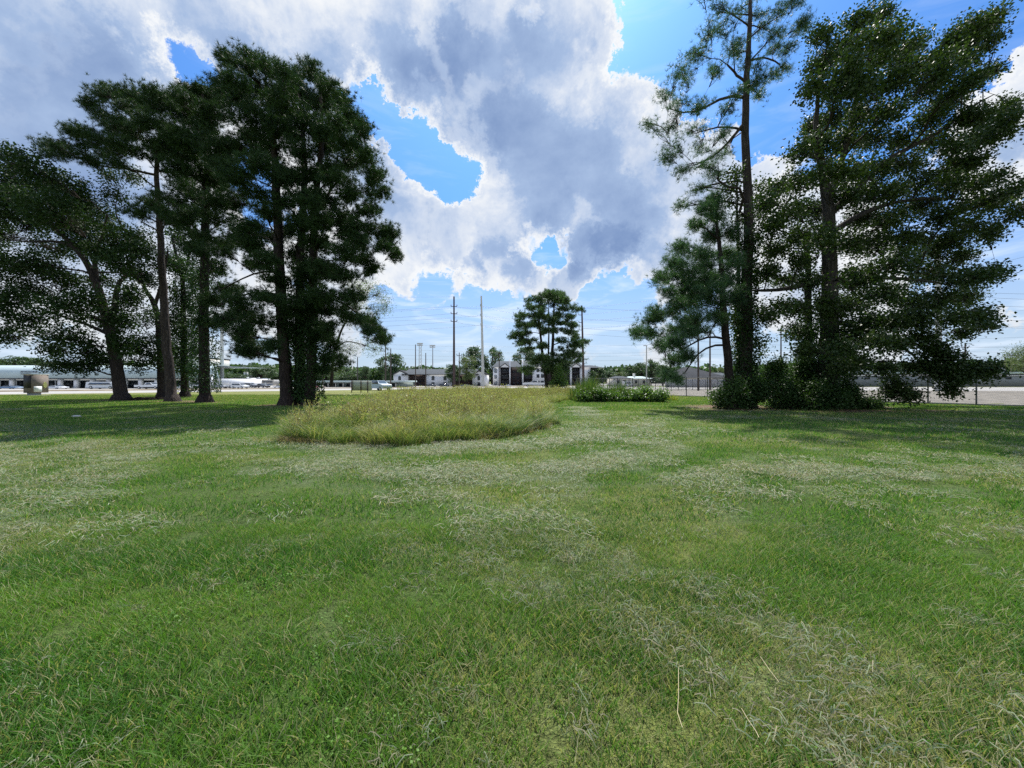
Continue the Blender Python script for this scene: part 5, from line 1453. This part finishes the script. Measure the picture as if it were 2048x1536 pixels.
for k, t in enumerate((741, 753, 764)):
    for xx in (1026, 1034): B.window(xx, xx + 3.5, t, t + 5, 1.72)

# right side: houses, board fence, block building
H = Bld('house', 'house with a big dark hipped roof behind the grey board fence', 118, 1400)
H.box('wall', M['cream'], 1362, 1450, 756.5, None, 0, 12); H.hip('roof', M['dark_roof'], 1352, 1462, 1388, 1402, 757, 732.5, 14); H.hip('roof', M['grey_roof'], 1428, 1475, 1440, 1464, 757.5, 744.5, 12)
for xx in (1370, 1390, 1412, 1436): H.window(xx, xx + 5, 760, 766)
WF = empty('board_fence', (X_(1405, 104), 104, 0), 'weathered grey board fence in front of the hipped roof house', 'fence')
a = Acc(); Y = 104
for i in range(150):
    xx = X_(1330 + i * .93, Y) - WF.location.x
    a.box(xx, xx + .115, 0, .03, 0, Z_(758.3, Y) + .03 * math.sin(i * 12.3))
a.obj('boards', M['pale_wood'], WF)
a = Acc(); a.box(X_(1330, Y) - WF.location.x, X_(1469.5, Y) - WF.location.x, -.06, -.005, .5, .62); a.box(X_(1330, Y) - WF.location.x, X_(1469.5, Y) - WF.location.x, -.06, -.005, 1.7, 1.82); a.obj('rail', M['pale_wood'], WF)
H2 = Bld('low_house', 'low white house with grey roofs and a chimney behind the weed clump', 122, 1265)
H2.box('wall', M['cream'], 1228, 1300, 757, None, 0, 9); H2.hip('roof', M['grey_roof'], 1228, 1262, 1238, 1254, 757.2, 752, 9); H2.hip('roof', M['mansard'], 1258, 1302, 1266, 1294, 757.2, 752.5, 9)
H2.box('chimney', M['cream'], 1273.5, 1276.5, 746.5, 754, 3, 4); 
for xx in (1234, 1247, 1270, 1286): H2.window(xx, xx + 4, 761, 766.5)
K = Bld('block_building', 'long grey block building with a pale line along its top beyond the gravel lot', 118, 1900)
K.box('wall', M['greybrick'], 1690, 2140, 748, None, 0, 20); K.box('parapet', M['mansard'], 1688, 2142, 744, 747.8, -.25, 20.2); K.box('trim', M['trim'], 1688, 2142, 747.9, 749, -.2, -.02)
K.box('gutter', M['white'], 1688, 2142, 750.6, 751.5, -.3, -.03)
K.box('upper_block', M['greybrick'], 1960, 2035, 735, 743.9, 3, 16, label='raised plain block on the roof'); K.box('upper_block', M['cream'], 1738, 1802, 738, 743.9, 3, 16, label='lower pale block on the roof')
for xx in (1706, 1730, 1757, 1840, 1896, 1990, 2013, 2060): K.window(xx, xx + 9, 754, 758)
for xx in (1777, 1874): K.box('door', M['teal'], xx, xx + 7, 755, None, -.05, .05)

# ------------------------------------------------------------------ chain link fence
def chain_fence(p0, p1, n, label, dens=.09):
    p0 = np.array(p0); p1 = np.array(p1); L = np.linalg.norm(p1 - p0); d = (p1 - p0) / L
    ang = math.atan2(d[1], d[0]); H = 2.05
    root = empty('chain_link_fence', (p0[0], p0[1], 0), label, 'fence', rz=ang)
    for i in range(n + 1):
        xx = L * i / n
        thick = .06 if i in (0, n) else .045
        a = Acc(); a.tube([(xx, 0, 0), (xx, 0, H)], thick, 7); a.obj('post', M['galv'], root, smooth=False)
    a = Acc(); a.tube([(0, 0, H - .02), (L, 0, H - .02)], .024, 6); a.obj('top_rail', M['galv'], root)
    a = Acc(); a.tube([(0, -.02, .1), (L, -.02, .1)], .014, 5); a.obj('bottom_wire', M['steel_pale'], root)
    w = .004; g = dens
    m_ = int((L + H) / g)
    vs = []; fs = []
    s = np.arange(-int(H / g), int(L / g)) * g
    V = []
    for sg in (1, -1):
        for q in s:
            x0, z0, x1, z1 = (q, .06, q + H - .08, H - .02) if sg > 0 else (q, H - .02, q + H - .08, .06)
            # clip to the run
            if x0 < 0: t = -x0 / (x1 - x0); z0 = z0 + (z1 - z0) * t; x0 = 0
            if x1 > L: t = (L - x0) / (x1 - x0); z1 = z0 + (z1 - z0) * t; x1 = L
            if x1 - x0 < .02: continue
            V.append([(x0, .03, z0 - w), (x0, .03, z0 + w), (x1, .03, z1 + w), (x1, .03, z1 - w)])
            V.append([(x0, .03 - w, z0), (x0, .03 + w, z0), (x1, .03 + w, z1), (x1, .03 - w, z1)])
    V = np.array(V).reshape(-1, 3)
    a = Acc(); i = np.arange(len(V) // 4)[:, None] * 4; a.add(V, np.concatenate([i, i + 1, i + 2, i + 3], 1)); a.obj('chain_link_mesh', M['galv'], root)


chain_fence((36.8, 19.0), (9.1, 53.6), 20, 'tall chain link fence running back along the right side of the lawn')
chain_fence((9.0, 53.8), (58, 89), 26, 'chain link fence turning away along the back of the gravel lot')
# low kerb under the near run
a = Acc(); 
e0, e1 = np.array([36.8, 19.0]), np.array([9.1, 53.6]); dd = (e1 - e0) / np.linalg.norm(e1 - e0); nn_ = np.array([dd[1], -dd[0]])
A0, A1 = e0 + nn_ * .15, e1 + nn_ * .15; B0, B1 = e0 + nn_ * .32, e1 + nn_ * .32
v = [(*A0, 0), (*B0, 0), (*B1, 0), (*A1, 0), (*A0, .1), (*B0, .1), (*B1, .1), (*A1, .1)]
a.add(v, [(4, 5, 6, 7), (0, 4, 7, 3), (1, 2, 6, 5), (0, 1, 5, 4), (3, 7, 6, 2)])
tag(a.obj('kerb', M['concrete']), 'thin pale concrete strip under the chain link fence', 'kerb', kind='structure')

# ------------------------------------------------------------------ signs
# brick monument sign
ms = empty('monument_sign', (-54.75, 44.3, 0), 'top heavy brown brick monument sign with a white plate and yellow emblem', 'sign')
a = Acc(); a.box(-.48, .48, -.78, .78, .31, 2.36); a.obj('brick_block', M['brick'], ms)
a = Acc(); a.box(-.53, .53, -.83, .83, 2.362, 2.43); a.obj('cap', M['stone'], ms)
a = Acc(); a.box(-.3, .34, -.6, .2, -.05, .308); a.obj('base', M['greybrick'], ms)
a = Acc(); a.box(-.46, .40, -.80, -.782, .85, 2.30); a.obj('dark_face', M['trim'], ms)  # thin dark sheet over the upper part of the front face
a = Acc(); a.box(.482, .52, -.62, .12, .42, 1.05); pl = a.obj('plate', M['plate'], ms)
a = Acc(); a.box(.521, .526, -.54, -.2, .83, .90); a.obj('lettering', M['sign_back'], pl)
a = Acc()
ps = [(.44 + .2 * math.cos(q * math.pi / 8) * (1 if q % 2 == 0 else .86), 1.2 + .36 * math.sin(q * math.pi / 8) * (1 if q % 2 == 0 else .9)) for q in range(16)]
v0 = [(.482, y_, z_) for y_, z_ in ps]; v1 = [(.52, y_, z_) for y_, z_ in ps]
a.add(v1, [tuple(range(16))]); a.add(v0 + v1, [(i, (i + 1) % 16, (i + 1) % 16 + 16, i + 16) for i in range(16)])
a.obj('emblem', M['yellow'], ms)
a = Acc(); a.box(-.6, .9, -1.1, .9, -.04, .045); a.obj('slab', M['stone'], ms)

# back of a roadside sign
rs = empty('roadside_sign', (X_(722, 56), 56, 0), 'back of a pale green panel sign on three dark posts', 'sign')
a = Acc(); a.box(X_(703, 56) - X_(722, 56), X_(743, 56) - X_(722, 56), -.02, .04, Z_(781, 56), Z_(761.6, 56)); a.obj('panel', M['sign_back'], rs)
for xx in (703.8, 722.3, 736):
    a = Acc(); c = X_(xx, 56) - X_(722, 56); a.box(c - .05, c + .05, -.12, -.022, -.2, Z_(761.4, 56)); a.obj('post', M['steel_dark'], rs)

# ------------------------------------------------------------------ vehicles
def car(kind, x0, x1, top, bot, mat, label, name='parked_car', rz=0.0, Y=None, group='vehicles parked by the shop row', cat='car'):
    Y = Y or GY(bot)
    wpx = x1 - x0; Lm = wpx / F * Y; Hm = (bot - top) / F * Y
    if rz: Lm = Hm * 2.7
    prof = {
        'sedan': [(-.5, .22), (-.5, .52), (-.46, .62), (-.30, .66), (-.18, .97), (.10, 1.0), (.27, .68), (.45, .60), (.5, .48), (.5, .22)],
        'suv': [(-.5, .22), (-.5, .60), (-.47, .96), (-.40, 1.0), (.10, 1.0), (.25, .68), (.46, .60), (.5, .48), (.5, .22)],
        'pickup': [(-.5, .30), (-.5, .62), (-.12, .62), (-.10, .97), (.08, 1.0), (.20, .68), (.46, .62), (.5, .50), (.5, .30)],
        'van': [(-.5, .18), (-.5, .95), (-.46, 1.0), (.30, 1.0), (.40, .62), (.49, .52), (.5, .40), (.5, .18)],
    }[kind]
    W = 1.85 if kind != 'van' else 2.0
    root = empty(name, ((X_(x0, Y) + X_(x1, Y)) / 2, Y + (0 if rz else W / 2), 0), label, cat, group, rz=rz)
    a = Acc()
    n = len(prof)
    hw = W / 2
    # sides lean in above the belt line
    def yy(z, s): return s * (hw if z < .68 else hw * (1 - .22 * (z - .68) / .32))
    for s in (-1, 1):
        v = [(x * Lm, yy(z, s), z * Hm) for x, z in prof]
        a.add(v, [tuple(range(n)) if s < 0 else tuple(range(n - 1, -1, -1))])
    v = [(x * Lm, yy(z, -1), z * Hm) for x, z in prof] + [(x * Lm, yy(z, 1), z * Hm) for x, z in prof]
    a.add(v, [(i, i + n, (i + 1) % n + n, (i + 1) % n) for i in range(n)])
    body = a.obj('body', mat, root)
    gl = {'sedan': (-.25, .20, .69, .93), 'suv': (-.44, .18, .66, .93), 'pickup': (-.085, .14, .67, .93), 'van': (-.42, .30, .60, .86)}[kind]
    for s in (-1, 1):
        g = Acc(); x0_, x1_, z0_, z1_ = gl
        sh = .06
        pts = [(x0_, z0_), (x1_ + (.04 if kind != 'van' else .06), z0_), (x1_ - sh, z1_), (x0_ + sh * .8, z1_)]
        for dz in (0,):
            v = [(x * Lm, yy(z, s) + s * .012, z * Hm) for x, z in pts]
            v2 = [(x * Lm, yy(z, s) - s * .02, z * Hm) for x, z in pts]
            g.add(v + v2, [(0, 1, 2, 3), (4, 7, 6, 5), (0, 4, 5, 1), (1, 5, 6, 2), (2, 6, 7, 3), (3, 7, 4, 0)])
        g.obj('window', M['glass'], root)
    k = {'sedan': ((.255, .70), (.115, .98)), 'suv': ((.24, .70), (.11, .98)), 'pickup': ((.19, .70), (.085, .98)), 'van': ((.392, .66), (.305, .97))}[kind]
    (xa, za), (xb, zb) = k
    nx, nz = (za - zb) * Hm, -(xa - xb) * Lm; q = math.hypot(nx, nz); nx, nz = -nx / q * .015, -nz / q * .015
    v = [(xa * Lm + nx, -hw * .82, za * Hm + nz), (xa * Lm + nx, hw * .82, za * Hm + nz), (xb * Lm + nx, hw * .74, zb * Hm + nz), (xb * Lm + nx, -hw * .74, zb * Hm + nz)]
    g = Acc(); g.add(v, [(0, 1, 2, 3)]); g.obj('windscreen', M['glass'], root)
    rw = min(.36, Hm * .22)
    for wx in (-.32, .31):
        for s in (-1, 1):
            w_ = Acc(); w_.tube([(wx * Lm, s * (hw - .22), rw), (wx * Lm, s * (hw + .012), rw)], rw, 14)
            wh = w_.obj('wheel', M['rubber'], root)
            r_ = Acc(); r_.tube([(wx * Lm, s * (hw - .05), rw), (wx * Lm, s * (hw + .03), rw)], rw * .6, 12); r_.obj('rim', M['rim'], wh)
    for s in (-1, 1):
        h_ = Acc(); h_.box(.47 * Lm, .503 * Lm, s * hw * .72 - .16, s * hw * .72 + .16, .47 * Hm, .56 * Hm); h_.obj('headlight', M['lamp'], root)
    if kind == 'van':
        r_ = Acc(); r_.box(-.35 * Lm, .22 * Lm, -.6, .6, Hm * 1.002, Hm * 1.05); r_.obj('roof_rack', M['trim'], root)
    if kind == 'pickup':
        r_ = Acc(); r_.box(-.485 * Lm, -.13 * Lm, -hw * .85, hw * .85, .621 * Hm, .63 * Hm); r_.obj('cargo_bed', M['trim'], root)
    return root


car('sedan', -8, 32, 771.5, 778, M['car_blue'], 'blue car parked by the shop row, left of the brick sign')
car('sedan', 88, 119, 771, 778, M['car_white'], 'white saloon car peeking out from behind the brick sign')
car('van', 170, 232, 763.5, 778, M['car_white'], 'white passenger van with dark side windows outside the shops', name='passenger_van', cat='van')
car('pickup', 268, 320, 765, 778, M['car_white'], 'white pickup parked between the oak and the forked tree', name='pickup_truck', cat='pickup truck')
car('sedan', 350, 372, 771.5, 777.5, M['car_white'], 'low white car just right of the leaning pine trunk')
car('pickup', 372, 401, 766, 777, M['car_white'], 'white pickup seen beside the trunk of the ivy clad tree', name='pickup_truck', cat='pickup truck')
car('pickup', 413, 447, 767.5, 777, M['car_grey'], 'grey pickup parked right beside the pylon sign', name='pickup_truck', cat='pickup truck')
car('sedan', 445, 463, 770, 776.6, M['car_dark'], 'dark car half hidden by the white estate car')
car('suv', 461, 488, 766.8, 777, M['car_white'], 'white off-road car in front of the trailers', name='parked_suv')
car('suv', 485, 507, 766, 775.5, M['car_grey'], 'grey off-road car in front of the trailers', name='parked_suv')
car('pickup', 503, 531, 767, 775.8, M['car_dark'], 'dark pickup at the end of the trailer row', name='pickup_truck', cat='pickup truck')
car('sedan', 545, 570, 770.5, 776, M['car_white'], 'white car just left of the three pine trunks')
car('sedan', 618, 644, 770.8, 775.8, M['car_red'], 'dark red car just right of the three pine trunks')
car('suv', 742, 776, 761.2, 781.5, M['car_silver'], 'blue silver people carrier passing behind the small sign', name='minivan', rz=math.radians(-38), Y=68, group='vehicles on the highway')
car('pickup', 1046, 1096, 760.3, 773.4, M['car_white'], 'white pickup in front of the tall flats', name='pickup_truck', cat='pickup truck', group='vehicles on the highway').rotation_euler[2] = math.pi
car('sedan', 852, 872, 768, 773.2, M['car_dark'], 'dark car before the arched windows of the low flats', group='vehicles by the flats')
car('suv', 878, 899, 767.2, 773.2, M['car_dark'], 'dark off-road car just left of the dark steel pole', name='parked_suv', group='vehicles by the flats')
car('sedan', 918, 944, 768.8, 773.2, M['car_grey'], 'grey car under the light green tree at the flats', group='vehicles by the flats')
car('sedan', 1009, 1023, 768.9, 773, M['car_white'], 'white car at the foot of the tall flats', group='vehicles by the flats')
car('van', 1248, 1266, 760.5, 771.5, M['car_white'], 'white van behind the chain link fence by the low house', name='passenger_van', cat='van', Y=112, group='vehicles on the highway')


def trailer(x0, x1, top, bot, mat, label, Y):
    root = empty('camper_trailer', ((X_(x0, Y) + X_(x1, Y)) / 2, Y, 0), label, 'camper trailer', 'campers parked behind the cars')
    L = X_(x1, Y) - X_(x0, Y); H = Z_(top, Y); zb = max(.5, Z_(bot, Y)); h = L / 2
    a = Acc(); a.prism([(-h, zb), (h * .86, zb), (h, zb + (H - zb) * .35), (h * .97, H - .35), (h * .9, H), (-h * .97, H), (-h, H - .2)], 0, 2.4); a.obj('body', mat, root)
    for k, q in enumerate((-.62, -.05, .5)):
        w = Acc(); w.box(q * h - .45, q * h + .45, -.03, .02, zb + (H - zb) * .52, zb + (H - zb) * .76); w.obj('window', M['glass'], root)
    w = Acc(); w.box(-.38 * h - .3, -.38 * h + .3, -.025, .018, zb + .1, zb + (H - zb) * .76); w.obj('door', M['plate'], root)
    w = Acc(); w.box(-h * .95, h * .8, -.02, .01, zb + .25, zb + .45); w.obj('stripe', M['car_blue'], root)
    w = Acc(); w.box(-.3 * h, -.12 * h, .8, 1.5, H + .002, H + .28); w.obj('roof_vent', M['plate'], root)
    for s in (-.12, .08):
        t = Acc(); t.tube([(s * L, -.05, .36), (s * L, .2, .36)], .36, 12); t.obj('wheel', M['rubber'], root)


for q in ((431, 455, 759, 772, M['car_white'], 'white camper with a high nose beside the tall pale pole', 104), (456, 482, 757.5, 772, M['car_beige'], 'long pale camper behind the white off-road car', 108),
          (480, 504, 756, 772, M['car_white'], 'white camper behind the grey off-road car', 112), (503, 526, 756.5, 771, M['car_grey'], 'grey camper behind the dark pickup', 114), (523, 548, 759.5, 773, M['car_beige'], 'beige camper at the end of the trailer row', 104)):
    trailer(*q)

# ------------------------------------------------------------------ poles, masts and lines
def pole(name, px, top, Y, r0, r1, mat, label, arms=(), cat='utility pole', group=None, lean=0):
    root = empty(name, (X_(px, Y), Y, 0), label, cat, group)
    H = Z_(top, Y)
    a = Acc(); a.tube([(0, 0, -.1), (lean * .3, 0, H * .4), (lean, 0, H)], [r0, (r0 * .6 + r1 * .4), r1], 9); a.obj('shaft', mat, root, smooth=True)
    for (py, half, side) in arms:
        z = Z_(py, Y); lx = lean * z / H
        a = Acc()
        x0, x1 = (lx - half, lx + half) if side == 0 else ((lx, lx + half) if side > 0 else (lx - half, lx))
        a.box(x0, x1, -.09, .09, z - .07, z + .07); ar = a.obj('crossarm', mat, root)
        for xx in ((x0, x1) if side == 0 else ((x1,) if side > 0 else (x0,))):
            i_ = Acc(); i_.tube([(xx, 0, z + .071), (xx, 0, z + .3), (xx, 0, z + .55)], [.09, .13, .06], 6); i_.obj('insulator', M['pane'], ar)
    return root


TP = 'transmission poles along the highway'
pole('transmission_pole', 908, 593, 104, .36, .2, M['steel_dark'], 'tall dark rust brown pole left of the pale steel pole', [(613, .8, 0), (627.5, .8, 0), (643, .8, 0)], group=TP)
pole('transmission_pole', 966, 592, 122, .50, .26, M['steel_pale'], 'tall pale steel pole in front of the flats', [(612, .35, -1), (631, .35, -1), (650, .35, -1)], group=TP, lean=-.55)
pole('transmission_pole', 1167, 611, 112, .40, .2, M['steel_dark'], 'tall dark brown pole with side arms right of the pair of pines', [(630, .95, -1), (645, .95, -1), (660, .95, -1)], group=TP, lean=-.5)
pole('transmission_pole', 444, 580, 100, .48, .3, M['steel_pale'], 'tall pale pole seen between the left trunks', group=TP)
pole('transmission_pole', 1877, 470, 64, .48, .3, M['steel_pale'], 'thick pale pole half hidden by the sweetgum crown', group=TP)
UP = 'lower wooden utility poles'
for px, top, Y, lab, arms in ((831, 689, 112, 'wooden pole left of the lattice floodlight mast', ()), (851.5, 706, 110, 'shorter wooden pole right of the lattice floodlight mast', ()), (918.5, 705, 112, 'wooden pole with a transformer by the light green tree', ((711, .7, 0),)),
                              (998.5, 704, 120, 'wooden pole before the left corner of the tall flats', ((710, .7, 0),)), (771, 690, 92, 'wooden pole with a side arm at the tip of the pine boughs', ((702, 1.2, -1),)), (781.5, 697, 96, 'wooden pole second right of the pine boughs', ()),
                              (715, 714, 110, 'thin grey pole over the small sign', ()), (645.5, 716, 88, 'dark thin pole right of the three pine trunks', ()), (1396.5, 640, 66, 'dark wooden pole behind the boughs of the bushy pine', ()),
                              (1420, 660, 70, 'thin wooden pole right of the hipped roof', ()), (1562, 655, 80, 'brown wooden pole seen through the right stand', ((662, .5, 0),))):
    pole('utility_pole', px, top, Y, .17, .11, M['wood_pole'], lab, arms, group=UP)
pole('utility_pole', 1930.5, 686, 120, .3, .18, M['steel_dark'], 'rust brown pole with three crossarms over the block building', ((694, 1.2, 0), (703, 1.2, 1), (712, 1.3, 1)), group=UP)
pole('utility_pole', 1925.5, 703, 125, .2, .14, M['steel_dark'], 'shorter rust brown pole beside the three crossarm one', (), group=UP)
pole('utility_pole', 2010, 714, 126, .18, .14, M['steel_dark'], 'short dark post on the skyline at the far right', (), group=UP)
pole('utility_pole', 2022, 717, 126, .18, .14, M['steel_dark'], 'second short dark post on the skyline at the far right', ((718, .6, 0),), group=UP)
sl_ = pole('street_light', 1293, 692, 64, .12, .07, M['steel_pale'], 'slim pale street light pole by the chain link fence', cat='street light')
a = Acc(); a.box(-.5, .1, -.12, .12, Z_(692, 64), Z_(692, 64) + .12); a.obj('lamp_head', M['steel_pale'], sl_)
for px, top, Y, lab, lat in ((840.5, 686, 170, 'white lattice mast with a crown of floodlights', True), (865.5, 690, 175, 'thin mast with a floodlight panel', False)):
    root = empty('floodlight_mast', (X_(px, Y), Y, 0), lab, 'floodlight mast', 'floodlight masts')
    H = Z_(top, Y); a = Acc()
    if lat:
        r = .42
        for sx in (-1, 1):
            for sy in (-1, 1): a.tube([(sx * r * 1.5, sy * r * 1.5, 0), (sx * r, sy * r, H)], .06, 4)
        nseg = 12
        for i in range(nseg):
            z0, z1 = H * i / nseg, H * (i + 1) / nseg
            for sy in (-1, 1):
                a.tube([(-r * 1.3, sy * r * 1.2, z0), (r * 1.3, sy * r * 1.2, z1)], .04, 3); a.tube([(r * 1.3, sy * r * 1.2, z0), (-r * 1.3, sy * r * 1.2, z1)], .04, 3)
        a.obj('lattice', M['steel_pale'], root)
    else:
        a.tube([(0, 0, 0), (0, 0, H)], [.22, .12], 7); a.obj('shaft', M['wood_pole'], root)
    for i in range(6):
        for j in range(2):
            l_ = Acc(); l_.box(-1.1 + i * .42 - .17, -1.1 + i * .42 + .17, -.6, -.35, H - 1.0 + j * .75 - .25, H - 1.0 + j * .75 + .22); l_.obj('floodlight', M['steel_pale'], root)
    b_ = Acc(); b_.box(-1.4, 1.4, -.34, -.26, H - .55, H - .45); b_.obj('crossarm', M['steel_dark'], root)


WN = {}
ORD = ['topmost', 'second', 'third', 'fourth', 'fifth', 'sixth']


def wire(x0, y0, Y0, x1, y1, Y1, sag, label, group, r=.022):
    k = WN.get(label, 0); WN[label] = k + 1
    label = (ORD[k] + ' ' if not label.startswith('topmost') else '') + label
    p0, p1 = P(x0, y0, Y0), P(x1, y1, Y1)
    t = np.linspace(0, 1, 17)[:, None]
    q = p0 * (1 - t) + p1 * t
    q[:, 2] -= (4 * sag * t * (1 - t))[:, 0]
    a = Acc(); a.tube(q, r, 4, False)
    tag(a.obj('power_line', M['wire']), label, 'power line', group)


W1 = 'wires left of the dark steel pole'; W2 = 'wires between the dark and pale steel poles'; W3 = 'wires from the pale steel pole to the armed pole'; W4 = 'wires right of the armed pole'; W5 = 'low wires over the flats'; W6 = 'wires over the block building'; W7 = 'wires of the thick pale pole'
for y0, y1 in ((612, 612.5), (630, 627), (646, 643)):
    wire(444, y0 + 14, 100, 907.2, y1, 104, .7, 'power line from the tall pale left pole to the dark rust brown pole', W1)
wire(444, 586, 100, 907.8, 593.5, 104, .5, 'topmost thin wire reaching the tip of the dark rust brown pole', W1, .014)
for y0, y1 in ((615, 612.5), (637, 631), (658, 650)):
    wire(444, y0 + 4, 101, 962, y1, 122, 1.2, 'power line passing behind the dark pole to the pale steel pole', W2)
for y0, y1 in ((613, 616), (628, 632), (643, 651)):
    wire(908.8, y0, 104, 963, y1, 122, .35, 'short power line joining the dark pole and the pale steel pole', W2)
for y0, y1 in ((612.5, 616), (631, 638), (650, 657)):
    wire(964, y0, 122, 1166, y1, 112, .9, 'power line from the pale steel pole to the armed pole', W3)
for y0, y1 in ((612, 630), (631, 645), (651, 660)):
    wire(964, y0 + 1, 122, 1160, y1, 112, 1.4, 'lower slung power line from the pale pole to a side arm', W3)
for y0, y1 in ((616, 545), (629, 566), (642, 590), (657, 612)):
    wire(1165.5, y0, 112, 1877, y1 - 55, 64, 1.4, 'power line climbing from the armed pole toward the thick pale pole', W4)
for y0, y1 in ((616, 618), (638, 650), (657, 672), (668, 690)):
    wire(1166, y0, 112, 2100, y1, 140, 2.2, 'power line running level from the armed pole behind the right stand', W4)
for y0, y1 in ((689, 689), (697, 705), (709, 710), (716, 719)):
    wire(771, y0, 118, 1300, y1, 130, .8, 'thin low line crossing over the roofs of the flats', W5, .018)
for y0, y1 in ((700, 689), (706, 697), (714, 709)):
    wire(320, y0, 106, 771, y1, 112, .8, 'thin low line crossing behind the three pine trunks', W5, .018)
for y0, y1 in ((689, 676), (698, 690), (711, 712)):
    wire(1300, y0 + 5, 130, 1930, y1 + 18, 122, 1.2, 'thin low line seen through the right stand', W5, .018)
for y0, y1 in ((694, 686), (703, 697), (712, 708)):
    wire(1933, y0, 120, 2200, y1, 118, .6, 'line leaving the three crossarms over the block building', W6, .02)
for y0, y1 in ((530, 470), (578, 585), (586, 598), (603, 612), (630, 640), (645, 655)):
    wire(1877, y0 + (0 if y1 > 500 else 20), 64, 2200, y1, 60, .5, 'line from the thick pale pole crossing the open sky at the far right', W7, .016)
